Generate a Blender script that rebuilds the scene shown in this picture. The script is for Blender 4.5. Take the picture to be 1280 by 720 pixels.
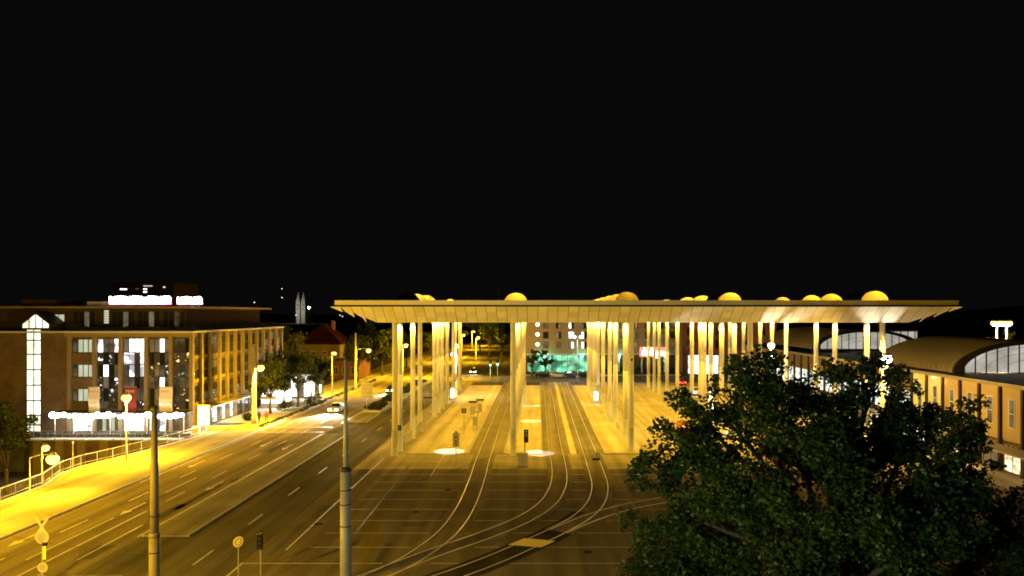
import bpy, math, random
import numpy as np
from mathutils import Vector
random.seed(7)
S = bpy.context.scene
for o in list(bpy.data.objects): bpy.data.objects.remove(o)
C = S.collection
R = math.radians
# ------------------------------------------------------------------ camera
H, F, VX, HY = 16.0, 924.0, 672.0, 392.0          # eye height, focal length in px (1280 wide), vanishing point
cd = bpy.data.cameras.new('camera'); cam = bpy.data.objects.new('camera', cd); C.objects.link(cam)
cam.location = (0, 0, H); cam.rotation_euler = (R(90), 0, 0)
cd.sensor_width = 36; cd.lens = 36*F/1280
cd.shift_x = -(VX-640)/1280; cd.shift_y = (HY-360)/1280
cd.clip_start = .5; cd.clip_end = 12000
S.camera = cam
# ------------------------------------------------------------------ night sky and a trace of moonlight
wd = bpy.data.worlds.new('World'); S.world = wd; wd.use_nodes = True
nt = wd.node_tree; nt.nodes.clear()
out = nt.nodes.new('ShaderNodeOutputWorld'); bg = nt.nodes.new('ShaderNodeBackground')
sky = nt.nodes.new('ShaderNodeTexSky'); sky.sky_type = 'NISHITA'; sky.sun_disc = False
sky.sun_elevation = R(-6); sky.sun_rotation = R(200)
bg.inputs[1].default_value = .03
bg2 = nt.nodes.new('ShaderNodeBackground'); bg2.inputs[0].default_value = (.0030, .0029, .0028, 1); bg2.inputs[1].default_value = .6
ad = nt.nodes.new('ShaderNodeAddShader')
nt.links.new(sky.outputs[0], bg.inputs[0]); nt.links.new(bg.outputs[0], ad.inputs[0])
nt.links.new(bg2.outputs[0], ad.inputs[1]); nt.links.new(ad.outputs[0], out.inputs[0])
sl = bpy.data.lights.new('moon', 'SUN'); sl.energy = .004; sl.angle = R(10); sl.color = (.8, .9, 1)
so = bpy.data.objects.new('moon', sl); C.objects.link(so); so.rotation_euler = (R(50), 0, R(20))
S.view_settings.view_transform = 'Standard'; S.view_settings.look = 'None'
S.view_settings.exposure = 0.5; S.view_settings.gamma = 1; S.view_settings.use_curve_mapping = False
S.render.engine = 'CYCLES'
cy = S.cycles
cy.use_denoising = True; cy.max_bounces = 5; cy.diffuse_bounces = 3; cy.glossy_bounces = 2; cy.transmission_bounces = 3
cy.transparent_max_bounces = 4; cy.caustics_reflective = False; cy.caustics_refractive = False
cy.sample_clamp_indirect = 4; cy.filter_width = 1.8
SOD = (1, .54, .012)        # sodium street light
WRM = (1, .62, .025)        # canopy lights
WHT = (1, .93, .80)

def G(x, y, z=0):
    d = (H-z)*F/(y-HY); return ((x-VX)*d/F, d)
def A(x, y, d): return Vector(((x-VX)*d/F, d, H-(y-HY)*d/F))
def XA(x, d): return (x-VX)*d/F
def ZA(y, d): return H-(y-HY)*d/F
# ------------------------------------------------------------------ helpers
def woff(p):
    v = Vector((0, 0, 0))
    while p: v += p.location; p = p.parent
    return v
def put(name, me, parent, origin=(0, 0, 0)):
    o = bpy.data.objects.new(name, me); C.objects.link(o); o.parent = parent
    o.location = Vector(origin)-woff(parent); return o
class MB:
    def __init__(s): s.v = []; s.f = []
    def quad(s, a, b, c, d): n = len(s.v); s.v += [tuple(a), tuple(b), tuple(c), tuple(d)]; s.f.append((n, n+1, n+2, n+3)); return s
    def poly(s, pts): n = len(s.v); s.v += [tuple(p) for p in pts]; s.f.append(tuple(range(n, n+len(pts)))); return s
    def box(s, x0, x1, y0, y1, z0, z1):
        n = len(s.v)
        s.v += [(x0,y0,z0),(x1,y0,z0),(x1,y1,z0),(x0,y1,z0),(x0,y0,z1),(x1,y0,z1),(x1,y1,z1),(x0,y1,z1)]
        s.f += [tuple(n+i for i in q) for q in ((3,2,1,0),(4,5,6,7),(0,1,5,4),(1,2,6,5),(2,3,7,6),(3,0,4,7))]; return s
    def loft(s, rings, cap=True, closed=True):
        n = len(s.v); m = len(rings[0])
        for r in rings: s.v += [tuple(p) for p in r]
        for i in range(len(rings)-1):
            for j in range(m if closed else m-1):
                k = (j+1) % m
                s.f.append((n+i*m+j, n+i*m+k, n+(i+1)*m+k, n+(i+1)*m+j))
        if cap: s.f += [tuple(n+j for j in reversed(range(m))), tuple(n+(len(rings)-1)*m+j for j in range(m))]
        return s
    def tube(s, pts, rad, n=8, cap=True):
        pts = [Vector(p) for p in pts]; rings = []
        if not hasattr(rad, '__len__'): rad = [rad]*len(pts)
        for i, p in enumerate(pts):
            t = (pts[min(i+1, len(pts)-1)]-pts[max(i-1, 0)]).normalized()
            u = t.cross(Vector((0, 1, 0)) if abs(t.y) < .9 else Vector((1, 0, 0))).normalized(); w = t.cross(u)
            rings.append([p+(u*math.cos(2*math.pi*k/n)+w*math.sin(2*math.pi*k/n))*rad[i] for k in range(n)])
        return s.loft(rings, cap)
    def lathe(s, c, prof, n=16):
        return s.loft([[(c[0]+r*math.cos(2*math.pi*k/n), c[1]+r*math.sin(2*math.pi*k/n), c[2]+z) for k in range(n)] for r, z in prof])
    def ball(s, c, r, n=12, m=7, sz=1):
        return s.lathe(c, [(max(.001, r*math.sin(math.pi*i/m)), -sz*r*math.cos(math.pi*i/m)) for i in range(m+1)], n)
    def mesh(s, name, mat, smooth=False, origin=(0, 0, 0)):
        me = bpy.data.meshes.new(name)
        o = origin; me.from_pydata([(v[0]-o[0], v[1]-o[1], v[2]-o[2]) for v in s.v], [], s.f)
        if mat: me.materials.append(mat)
        if smooth: me.polygons.foreach_set('use_smooth', [True]*len(me.polygons))
        me.update(); return me
    def build(s, name, mat, parent=None, origin=None, smooth=False):
        if origin is None: origin = woff(parent) if parent else (0, 0, 0)
        return put(name, s.mesh(name, mat, smooth, origin), parent, origin)
def tag(o, label=None, cat=None, group=None, kind=None):
    if label: o['label'] = label
    if cat: o['category'] = cat
    if group: o['group'] = group
    if kind: o['kind'] = kind
    return o
def thing(name, label, cat, loc=(0, 0, 0), group=None):
    o = bpy.data.objects.new(name, None); C.objects.link(o); o.location = loc; o.empty_display_size = .3
    return tag(o, label, cat, group)
def copy_tree(o, parent=None):
    c = o.copy(); C.objects.link(c); c.parent = parent
    for ch in o.children: copy_tree(ch, c)
    return c
def light(parent, loc, power, color, kind='POINT', radius=.12, size=None, blend=.3, aim=None, name='lamp_light'):
    l = bpy.data.lights.new(name, kind); l.energy = power; l.color = color; l.shadow_soft_size = radius
    if kind == 'SPOT': l.spot_size = R(size); l.spot_blend = blend
    o = bpy.data.objects.new(name, l); C.objects.link(o); o.parent = parent
    o.location = Vector(loc)-woff(parent)
    if aim is not None: o.rotation_euler = (Vector(aim)-Vector(loc)).to_track_quat('-Z', 'Y').to_euler()
    return o
# ------------------------------------------------------------------ materials
def mat(name, col, rough=.6, metal=0., var=.18, scale=1.5, bump=0., emit=None, es=0., spec=.06, fine=12, alpha=None):
    m = bpy.data.materials.new(name); m.use_nodes = True; N = m.node_tree.nodes; L = m.node_tree.links
    b = N['Principled BSDF']; b.inputs['Roughness'].default_value = rough; b.inputs['Metallic'].default_value = metal
    b.inputs['Specular IOR Level'].default_value = spec
    if var > 0:
        g = N.new('ShaderNodeNewGeometry')
        n1 = N.new('ShaderNodeTexNoise'); n1.inputs['Scale'].default_value = scale; n1.inputs['Detail'].default_value = 6
        n2 = N.new('ShaderNodeTexNoise'); n2.inputs['Scale'].default_value = scale*fine; n2.inputs['Detail'].default_value = 3
        mx = N.new('ShaderNodeMath'); mx.operation = 'ADD'
        L.new(g.outputs['Position'], n1.inputs['Vector']); L.new(g.outputs['Position'], n2.inputs['Vector'])
        L.new(n1.outputs['Fac'], mx.inputs[0]); L.new(n2.outputs['Fac'], mx.inputs[1])
        r = N.new('ShaderNodeMapRange'); r.inputs[1].default_value = .6; r.inputs[2].default_value = 1.4
        r.inputs[3].default_value = 1-var; r.inputs[4].default_value = 1+var; L.new(mx.outputs[0], r.inputs[0])
        v = N.new('ShaderNodeVectorMath'); v.operation = 'SCALE'; v.inputs[0].default_value = col[:3]
        L.new(r.outputs[0], v.inputs['Scale']); L.new(v.outputs[0], b.inputs['Base Color'])
        if bump:
            bp = N.new('ShaderNodeBump'); bp.inputs['Strength'].default_value = bump; bp.inputs['Distance'].default_value = .02
            L.new(n2.outputs['Fac'], bp.inputs['Height']); L.new(bp.outputs[0], b.inputs['Normal'])
    else: b.inputs['Base Color'].default_value = (*col[:3], 1)
    if emit: b.inputs['Emission Color'].default_value = (*emit, 1); b.inputs['Emission Strength'].default_value = es
    return m
def ground_mat(name, col, col2, scale, crack=.0, rough=.7, patch=None):
    """worn paving: two tones on large patches, speckle, long tyre-worn streaks along the road, thin repaired cracks"""
    m = bpy.data.materials.new(name); m.use_nodes = True; N = m.node_tree.nodes; L = m.node_tree.links
    b = N['Principled BSDF']; b.inputs['Specular IOR Level'].default_value = .0; g = N.new('ShaderNodeNewGeometry')
    def noise(sc, det, stretch=(1, 1, 1)):
        mp = N.new('ShaderNodeMapping'); mp.inputs['Scale'].default_value = stretch
        n = N.new('ShaderNodeTexNoise'); n.inputs['Scale'].default_value = sc; n.inputs['Detail'].default_value = det
        L.new(g.outputs['Position'], mp.inputs[0]); L.new(mp.outputs[0], n.inputs['Vector']); return n.outputs['Fac']
    def rng(fac, a, bb, c, d):
        r = N.new('ShaderNodeMapRange'); L.new(fac, r.inputs[0])
        for i, q in enumerate((a, bb, c, d)): r.inputs[i+1].default_value = q
        return r.outputs[0]
    mix = N.new('ShaderNodeMix'); mix.data_type = 'RGBA'; mix.inputs[6].default_value = (*col, 1); mix.inputs[7].default_value = (*col2, 1)
    L.new(rng(noise(scale, 5), .35, .65, 0, 1), mix.inputs[0]); c = mix.outputs[2]
    def mul(c, f):
        v = N.new('ShaderNodeVectorMath'); v.operation = 'SCALE'; L.new(c, v.inputs[0]); L.new(f, v.inputs['Scale']); return v.outputs[0]
    c = mul(c, rng(noise(1, 6, (.9, .035, 1)), .3, .7, .72, 1.28))
    c = mul(c, rng(noise(9, 4), .3, .7, .8, 1.2))
    if crack:
        vo = N.new('ShaderNodeTexVoronoi'); vo.feature = 'DISTANCE_TO_EDGE'; vo.inputs['Scale'].default_value = crack
        wv = N.new('ShaderNodeVectorMath'); wv.operation = 'ADD'; nn = N.new('ShaderNodeTexNoise'); nn.inputs['Scale'].default_value = .8
        L.new(g.outputs['Position'], nn.inputs['Vector']); L.new(g.outputs['Position'], wv.inputs[0]); L.new(nn.outputs['Color'], wv.inputs[1])
        L.new(wv.outputs[0], vo.inputs['Vector']); c = mul(c, rng(vo.outputs['Distance'], 0, .006/ (1/crack)*1.6, .55, 1))
    if patch:      # soft-edged spill of greenish light put into the colour; unused
        sp = N.new('ShaderNodeSeparateXYZ'); L.new(g.outputs['Position'], sp.inputs[0])
        def lin(o, a, bb): return rng(o, a, bb, 0, 1)
        q = N.new('ShaderNodeMath'); q.operation = 'ADD'; L.new(sp.outputs[0], q.inputs[0])
        w = N.new('ShaderNodeMath'); w.operation = 'MULTIPLY'; L.new(noise(.25, 3), w.inputs[0]); w.inputs[1].default_value = 6; L.new(w.outputs[0], q.inputs[1])
        m1 = N.new('ShaderNodeMath'); m1.operation = 'MULTIPLY'; L.new(lin(q.outputs[0], -6, 3), m1.inputs[0]); L.new(lin(sp.outputs[1], 71, 60), m1.inputs[1])
        mm = N.new('ShaderNodeMix'); mm.data_type = 'RGBA'; L.new(m1.outputs[0], mm.inputs[0]); L.new(c, mm.inputs[6]); mm.inputs[7].default_value = (*patch, 1)
        c = mul(mm.outputs[2], rng(noise(.6, 5), .3, .7, .75, 1.25))
    L.new(c, b.inputs['Base Color'])
    L.new(rng(noise(.5, 4), .3, .7, rough-.05, rough+.08), b.inputs['Roughness'])
    bp = N.new('ShaderNodeBump'); bp.inputs['Strength'].default_value = .25; bp.inputs['Distance'].default_value = .01
    L.new(noise(30, 2), bp.inputs['Height']); L.new(bp.outputs[0], b.inputs['Normal'])
    return m
def brick_mat(name, c1, c2, mortar, sw=.5, sh=.18):
    m = bpy.data.materials.new(name); m.use_nodes = True; N = m.node_tree.nodes; L = m.node_tree.links
    b = N['Principled BSDF']; b.inputs['Roughness'].default_value = .85; b.inputs['Specular IOR Level'].default_value = .15
    g = N.new('ShaderNodeNewGeometry'); sp = N.new('ShaderNodeSeparateXYZ'); cb = N.new('ShaderNodeCombineXYZ'); ad = N.new('ShaderNodeMath')
    L.new(g.outputs['Position'], sp.inputs[0]); L.new(sp.outputs[0], ad.inputs[0]); L.new(sp.outputs[1], ad.inputs[1])
    L.new(ad.outputs[0], cb.inputs[0]); L.new(sp.outputs[2], cb.inputs[1])
    t = N.new('ShaderNodeTexBrick'); t.inputs['Scale'].default_value = 1; t.inputs['Brick Width'].default_value = sw; t.inputs['Row Height'].default_value = sh
    t.inputs['Mortar Size'].default_value = .02; t.inputs['Color1'].default_value = (*c1, 1); t.inputs['Color2'].default_value = (*c2, 1); t.inputs['Mortar'].default_value = (*mortar, 1)
    n = N.new('ShaderNodeTexNoise'); n.inputs['Scale'].default_value = .6; n.inputs['Detail'].default_value = 5
    r = N.new('ShaderNodeMapRange'); r.inputs[1].default_value = .3; r.inputs[2].default_value = .7; r.inputs[3].default_value = .75; r.inputs[4].default_value = 1.25
    v = N.new('ShaderNodeVectorMath'); v.operation = 'SCALE'
    L.new(cb.outputs[0], t.inputs['Vector']); L.new(g.outputs['Position'], n.inputs['Vector']); L.new(n.outputs['Fac'], r.inputs[0])
    L.new(t.outputs['Color'], v.inputs[0]); L.new(r.outputs[0], v.inputs['Scale']); L.new(v.outputs[0], b.inputs['Base Color'])
    return m
def lit_mat(name, c1, c2, strength, scale=(1, 1, 1), lo=.4, hi=.65):
    """a lit room or shop behind glass: lamps, shelves and dark corners, or glass reflections, put in as a soft glow"""
    m = bpy.data.materials.new(name); m.use_nodes = True; N = m.node_tree.nodes; L = m.node_tree.links
    b = N['Principled BSDF']; b.inputs['Base Color'].default_value = (.02, .02, .02, 1); b.inputs['Roughness'].default_value = .15
    g = N.new('ShaderNodeNewGeometry'); mp = N.new('ShaderNodeMapping'); mp.inputs['Scale'].default_value = scale
    n = N.new('ShaderNodeTexNoise'); n.inputs['Scale'].default_value = 1; n.inputs['Detail'].default_value = 3
    r = N.new('ShaderNodeMapRange'); r.inputs[1].default_value = lo; r.inputs[2].default_value = hi
    mx = N.new('ShaderNodeMix'); mx.data_type = 'RGBA'; mx.inputs[6].default_value = (*c1, 1); mx.inputs[7].default_value = (*c2, 1)
    L.new(g.outputs['Position'], mp.inputs[0]); L.new(mp.outputs[0], n.inputs['Vector']); L.new(n.outputs['Fac'], r.inputs[0]); L.new(r.outputs[0], mx.inputs[0])
    L.new(mx.outputs[2], b.inputs['Emission Color']); b.inputs['Emission Strength'].default_value = strength
    return m
def leaf_mat(name, c1, c2, trans=.3):
    m = bpy.data.materials.new(name); m.use_nodes = True; N = m.node_tree.nodes; L = m.node_tree.links
    N.remove(N['Principled BSDF']); o = N['Material Output']
    g = N.new('ShaderNodeNewGeometry'); n = N.new('ShaderNodeTexNoise'); n.inputs['Scale'].default_value = 1.2; n.inputs['Detail'].default_value = 4
    L.new(g.outputs['Position'], n.inputs['Vector'])
    ad = N.new('ShaderNodeMath'); L.new(n.outputs['Fac'], ad.inputs[0]); L.new(g.outputs['Random Per Island'], ad.inputs[1])
    r = N.new('ShaderNodeMapRange'); r.inputs[1].default_value = .4; r.inputs[2].default_value = 1.6; L.new(ad.outputs[0], r.inputs[0])
    mx = N.new('ShaderNodeMix'); mx.data_type = 'RGBA'; mx.inputs[6].default_value = (*c1, 1); mx.inputs[7].default_value = (*c2, 1); L.new(r.outputs[0], mx.inputs[0])
    d = N.new('ShaderNodeBsdfDiffuse'); t = N.new('ShaderNodeBsdfTranslucent'); gl = N.new('ShaderNodeBsdfGlossy'); gl.inputs['Roughness'].default_value = .4
    gl.inputs['Color'].default_value = (.6, .6, .6, 1)
    L.new(mx.outputs[2], d.inputs[0]); L.new(mx.outputs[2], t.inputs[0])
    a = N.new('ShaderNodeMixShader'); a.inputs[0].default_value = trans; L.new(d.outputs[0], a.inputs[1]); L.new(t.outputs[0], a.inputs[2])
    b = N.new('ShaderNodeMixShader'); b.inputs[0].default_value = .015; L.new(a.outputs[0], b.inputs[1]); L.new(gl.outputs[0], b.inputs[2])
    L.new(b.outputs[0], o.inputs[0]); return m
def glow(name, col, s): return mat(name, (.8, .8, .8), .4, var=0, emit=col, es=s)
def shell_mat(name, col):
    m = bpy.data.materials.new(name); m.use_nodes = True; N = m.node_tree.nodes; L = m.node_tree.links
    N.remove(N['Principled BSDF']); o = N['Material Output']
    t = N.new('ShaderNodeBsdfTranslucent'); t.inputs[0].default_value = (*col, 1); d = N.new('ShaderNodeBsdfGlossy'); d.inputs['Roughness'].default_value = .25
    d.inputs[0].default_value = (.5, .5, .5, 1)
    a = N.new('ShaderNodeMixShader'); a.inputs[0].default_value = .12; L.new(t.outputs[0], a.inputs[1]); L.new(d.outputs[0], a.inputs[2]); L.new(a.outputs[0], o.inputs[0]); return m

m_ground = ground_mat('far_ground', (.05, .05, .045), (.07, .065, .05), .1)
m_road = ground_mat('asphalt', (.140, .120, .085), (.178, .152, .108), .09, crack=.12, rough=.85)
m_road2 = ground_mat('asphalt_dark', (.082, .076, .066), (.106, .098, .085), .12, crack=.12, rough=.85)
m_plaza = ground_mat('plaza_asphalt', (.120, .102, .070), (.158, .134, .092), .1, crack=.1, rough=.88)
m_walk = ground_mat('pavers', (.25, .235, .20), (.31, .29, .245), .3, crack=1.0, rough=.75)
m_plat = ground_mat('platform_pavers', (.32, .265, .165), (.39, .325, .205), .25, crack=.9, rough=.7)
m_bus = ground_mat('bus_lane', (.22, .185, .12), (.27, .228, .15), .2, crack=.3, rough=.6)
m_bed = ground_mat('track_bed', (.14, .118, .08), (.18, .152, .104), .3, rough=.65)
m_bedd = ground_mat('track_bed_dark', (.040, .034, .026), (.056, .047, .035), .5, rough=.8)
m_kerb = mat('kerb_stone', (.27, .25, .22), .8, scale=2)
m_paint = mat('road_paint', (.34, .33, .30), .6, var=.35, scale=1.2)
m_strip = mat('paving_strip', (.42, .40, .36), .7, var=.3, scale=.6)
m_rail = mat('rail_steel', (.52, .49, .44), .34, .9, var=.15, scale=.5)
m_white = mat('white_panel', (.84, .82, .77), .55, var=.05, scale=.6)
m_fascia = mat('fascia_metal', (.60, .59, .57), .5, .2, var=.1, scale=.4)
m_dark = mat('dark_metal', (.03, .028, .026), .5, .3)
m_black = mat('black_plastic', (.012, .012, .012), .45)
m_col = mat('column_concrete', (.66, .65, .62), .7, var=.1, scale=.7, bump=.1)
m_sleeve = mat('column_sleeve', (.38, .38, .38), .6, .1, var=.12, scale=1.2)
m_steel = mat('galvanised', (.26, .25, .235), .45, .4, var=.12, scale=2)
m_gpole = mat('grey_pole', (.15, .15, .16), .5, .2, var=.15, scale=2)
m_conc = mat('concrete', (.36, .34, .30), .85, var=.18, scale=1, bump=.2)
m_brick = brick_mat('brown_brick', (.082, .056, .036), (.102, .070, .045), (.07, .055, .042))
m_red = brick_mat('red_brick', (.13, .042, .024), (.16, .054, .03), (.11, .09, .07))
m_pil = mat('pilaster_concrete', (.15, .122, .085), .8, var=.15)
m_beige = mat('beige_render', (.20, .165, .10), .85, var=.08, scale=.4)
m_cream = mat('cream_panel', (.32, .245, .12), .7, var=.08, scale=.6)
m_brown = mat('brown_steel', (.05, .03, .018), .6, .1)
m_pent = mat('penthouse_cladding', (.035, .024, .016), .95, var=.2, spec=0)
m_roofm = mat('standing_seam', (.19, .16, .10), .5, .25, var=.15, scale=.8)
m_tile = mat('red_roof_tile', (.035, .008, .005), .8, var=.25, scale=1.5)
m_glass = mat('dark_glass', (.012, .014, .015), .06, .0, var=0, spec=.9)
m_frame = mat('window_frame', (.03, .027, .024), .5)
m_wframe = mat('light_frame', (.5, .5, .47), .5)
m_curt = lit_mat('curtained_window', (.34, .36, .24), (.46, .48, .33), 1, (1, 1, .3))
m_room = lit_mat('lit_room_and_reflection', (.008, .007, .005), (.12, .095, .06), 1, (.25, .25, .35), .40, .62)
m_roomw = lit_mat('bright_room_and_reflection', (.35, .33, .36), (2.6, 2.5, 2.6), 1, (.5, .5, .7), .35, .55)
m_rooma = lit_mat('amber_room_and_reflection', (.03, .018, .006), (.22, .14, .05), 1, (.25, .25, .35), .35, .7)
m_spark = lit_mat('white_glint_pane', (.012, .011, .010), (3.2, 3.0, 3.1), 1, (1.6, 1.6, 1.9), .58, .72)  # this and the next two: lamp reflections in glass put into the emission
m_sparka = lit_mat('amber_glint_pane', (.022, .016, .008), (2.4, 1.5, .45), 1, (1.5, 1.5, 1.7), .60, .74)
m_sparkt = lit_mat('teal_glint_pane', (.010, .012, .011), (.1, 1.7, 1.3), 1, (1.3, 1.3, 1.6), .60, .74)
m_stair = lit_mat('stairwell_glazing', (.55, .52, .32), (1.5, 1.45, 1.05), 1, (.4, .4, .35), .3, .6)
m_shop = lit_mat('shop_window', (1.1, 1.1, 1.1), (4, 4, 3.8), 1, (.8, .8, 1.2), .35, .6)
m_shopb = lit_mat('cool_shop_window', (.3, .42, .45), (1.2, 1.45, 1.4), 1, (.8, .8, 1.2), .35, .6)
m_teal = lit_mat('teal_lobby', (.02, .13, .07), (.26, .85, .50), 1, (.35, .35, .5), .42, .62)
m_arch = lit_mat('hall_glazing', (.22, .21, .17), (.40, .38, .33), 1, (.3, .3, .5), .3, .7)
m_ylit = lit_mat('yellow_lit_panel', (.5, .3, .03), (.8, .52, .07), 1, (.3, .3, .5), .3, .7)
m_glob = glow('sodium_glow', (1, .56, .10), 2.6)
m_globw = glow('white_glow', (1, .97, .9), 16)
m_globs = glow('dim_sodium_glow', (1, .8, .5), 1.6)
m_head = glow('headlight_glow', (1, .98, .94), 30)
m_tail = glow('tail_light_glow', (1, .05, .06), 5)
m_green = glow('green_signal', (.05, 1, .72), 7)
m_mag = glow('magenta_tube', (1, .12, .45), 2.2)
m_signw = glow('white_letter', (1, .94, 1), 9)
m_signr = glow('red_sign', (1, .06, .09), 1.3)
m_warm = lit_mat('warm_shop_window', (.35, .25, .1), (1.5, 1.2, .75), 1, (.8, .8, 1.2), .35, .6)
m_poster = lit_mat('backlit_poster', (2.2, 1.8, .9), (4, 3.6, 2.4), 1, (1, 1, 1))
m_dome = shell_mat('dome_acrylic', (.95, .66, .10))
m_domeoff = mat('dome_unlit', (.10, .085, .06), .25, var=.1)
m_leafbig = leaf_mat('plane_leaf', (.006, .015, .004), (.021, .043, .011), .15)
m_leaf = leaf_mat('street_leaf', (.018, .026, .006), (.055, .068, .015), .3)
m_bark = mat('bark', (.06, .045, .03), .9, var=.3, scale=4, bump=.4)
m_ban = mat('white_banner', (.42, .37, .30), .8, var=.08)
m_banr = mat('red_banner', (.15, .03, .026), .8, var=.1)
m_text = mat('banner_print', (.30, .24, .20), .8, var=0)
m_hedge = leaf_mat('hedge_leaf', (.020, .028, .010), (.05, .055, .02), .15)
m_rubber = mat('rubber', (.015, .015, .015), .8)
m_plate = mat('plate', (.6, .6, .55), .5, var=0)
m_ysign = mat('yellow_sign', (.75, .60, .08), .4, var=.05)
m_blue = mat('blue_sign', (.03, .05, .35), .4, var=.05)
m_wsign = mat('white_sign', (.30, .29, .26), .4, var=.05)
m_rsign = mat('red_enamel', (.5, .03, .03), .4, var=.05)

# ------------------------------------------------------------------ setting: ground, roads, pavements
EDGE = [(-45.2,-60),(-45.2,62),(-45.6,68),(-47.3,73),(-47.4,76.5),(-46.4,80.5),(-45.2,87),(-44.2,94),(-44.2,98)]
gb = MB()
gb.poly([(x, y, -.03) for x, y in EDGE]+[(4000, 98, -.03), (4000, -60, -.03)])
gb.quad((-4000, 98, -.03), (4000, 98, -.03), (4000, 9000, -.03), (-4000, 9000, -.03))
gb.quad((-4000, -60, -5), (-44, -60, -5), (-44, 98, -5), (-4000, 98, -5))
gb.quad((-4000, 98, -5), (-44.2, 98, -5), (-44.2, 98, -.03), (-4000, 98, -.03))
tag(gb.build('ground', m_ground), kind='structure')
wallb = MB()
for (a, b) in zip(EDGE[:-1], EDGE[1:]): wallb.quad((a[0], a[1], -5), (b[0], b[1], -5), (b[0], b[1], .25), (a[0], a[1], .25))
for (a, b) in zip(EDGE[:-1], EDGE[1:]): wallb.quad((a[0]+.25, a[1], .12), (b[0]+.25, b[1], .12), (b[0]+.25, b[1], .25), (a[0]+.25, a[1], .25)); wallb.quad((a[0], a[1], .25), (b[0], b[1], .25), (b[0]+.25, b[1], .25), (a[0]+.25, a[1], .25))
tag(wallb.build('retaining_wall', m_conc), 'low concrete retaining wall under the railing beside the yellow pavement', 'wall')
def sheet(name, m, x0, x1, y0, y1, z, kind='structure', parent=None):
    b = MB(); ny = max(1, int((y1-y0)/40))
    for i in range(ny):
        a, c = y0+(y1-y0)*i/ny, y0+(y1-y0)*(i+1)/ny; b.quad((x0, a, z), (x1, a, z), (x1, c, z), (x0, c, z))
    o = b.build(name, m, parent)
    if not parent: o['kind'] = kind
    return o
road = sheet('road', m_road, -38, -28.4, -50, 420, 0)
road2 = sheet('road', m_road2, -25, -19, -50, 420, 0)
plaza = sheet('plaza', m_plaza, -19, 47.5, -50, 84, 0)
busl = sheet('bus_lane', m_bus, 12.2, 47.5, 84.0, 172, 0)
cross = sheet('cross_street', m_road2, -19, 90, 172, 190, 0)
for y0, y1 in ((45, 53), (98, 108)): sheet('crossing_gap', m_road2, -28.4, -25, y0, y1, 0)
m_tar = ground_mat('tar_patch', (.085, .079, .070), (.105, .098, .086), .5, rough=.9)
for px, py, w, l, p in ((120, 690, 1.1, 3.0, road), (210, 640, .9, 5, road), (300, 600, 1.4, 2.4, road), (345, 560, .8, 6, road), (250, 620, .5, 9, road), (400, 640, .9, 4, road2), (455, 590, 1.2, 3, road2), (360, 672, .45, 8, road2), (520, 655, 1.8, 1.2, plaza), (600, 625, .5, 5, plaza), (560, 690, 2.4, .5, plaza), (480, 690, .4, 4, plaza)):
    g = G(px, py); MB().poly([(g[0]-w/2, g[1]-l/2, .0025), (g[0]+w/2+.05, g[1]-l/2+.06, .0025), (g[0]+w/2, g[1]+l/2, .0025), (g[0]-w/2-.04, g[1]+l/2-.08, .0025)]).build('repair_patch', m_tar, p)
wk = MB(); wk.poly([(x+.25, y, .12) for x, y in EDGE]+[(-38.15, 98, .12), (-38.15, -60, .12)])
wk.quad((-47, 98, .12), (-38.15, 98, .12), (-38.15, 330, .12), (-47, 330, .12))
walk = wk.build('pavement', m_walk); walk['kind'] = 'structure'
kb = MB(); y = -50
kerb0 = MB().box(-.15, 0, 0, 2.96, -.02, .125).mesh('kerb_stone', m_kerb)
while y < 150: put('kerb_stone', kerb0, walk, (-38, y, 0)); y += 3
put('kerb_run', MB().box(-38.15, -38, 150, 330, -.02, .125).mesh('kerb_run', m_kerb), walk)
med = MB()
for y0, y1 in ((-50, 45), (53, 98), (108, 420)): med.box(-28.25, -25.15, y0, y1, -.02, .10)
med = med.build('median', ground_mat('median_paving', (.15, .138, .116), (.19, .175, .147), .3, crack=.6, rough=.85)); med['kind'] = 'structure'
for y0, y1 in ((53, 98), (108, 200)):
    y = y0
    while y < y1-.1:
        for x in (-28.4, -25.15): put('kerb_stone', kerb0, med, (x+.15, y, -.006))
        y += 3
def mark(x0, x1, y0, y1, parent=road, z=.004, sk=0):
    return MB().poly([(x0, y0, z), (x1, y0, z), (x1+sk, y1, z), (x0+sk, y1, z)]).build('lane_marking', m_paint, parent)
for k in range(26):
    y = 36+k*9.0
    if y < 250:
        mark(-34.96, -34.82, y, y+3.4)
        if y > 62: mark(-31.76, -31.62, y, y+3.4)
        mark(-22, -21.87, y+2, y+5, road2)
mark(-31.78, -31.62, 20, 60); mark(-29.98, -29.84, 48, 56); mark(-33.3, -33.17, 48, 58); mark(-33.35, -33.2, 66, 72)
mark(-28.75, -28.62, 53, 98); mark(-28.75, -28.62, 108, 240); mark(-37.75, -37.6, 70, 250)
mark(-37.5, -28.8, 99.6, 100.0); mark(-37.5, -28.8, 104.0, 104.3)
for x, y in ((-30, 68), (-33.2, 60), (-36.4, 52), (-30, 88), (-33.3, 90), (-36.3, 78)):   # arrows
    MB().poly([(x-.08, y, .004), (x+.08, y, .004), (x+.08, y+2.6, .004), (x-.08, y+2.6, .004)]).poly([(x-.35, y-.02, .004), (x, y-1.3, .004), (x+.35, y-.02, .004)]).build('arrow_marking', m_paint, road)
# plaza edge lines and light paving strips
mark(-17.1, -16.95, 50, 81.8, plaza); mark(-19.0, -18.85, 38, 47.5, plaza, .006)
mark(-10.6, -10.5, 72.5, 84, plaza, .006)
y = 40.8
k = 0
while y < 83:
    xl = -18.8 if y < 50 else -15.6+(.1*(k % 3)); st = MB().quad((xl, y-.055, .005), (34, y-.055, .005), (34, y+.055, .005), (xl, y+.055, .005))
    st.build('paving_strip', m_strip, plaza); y += 3.27; k += 1
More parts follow.
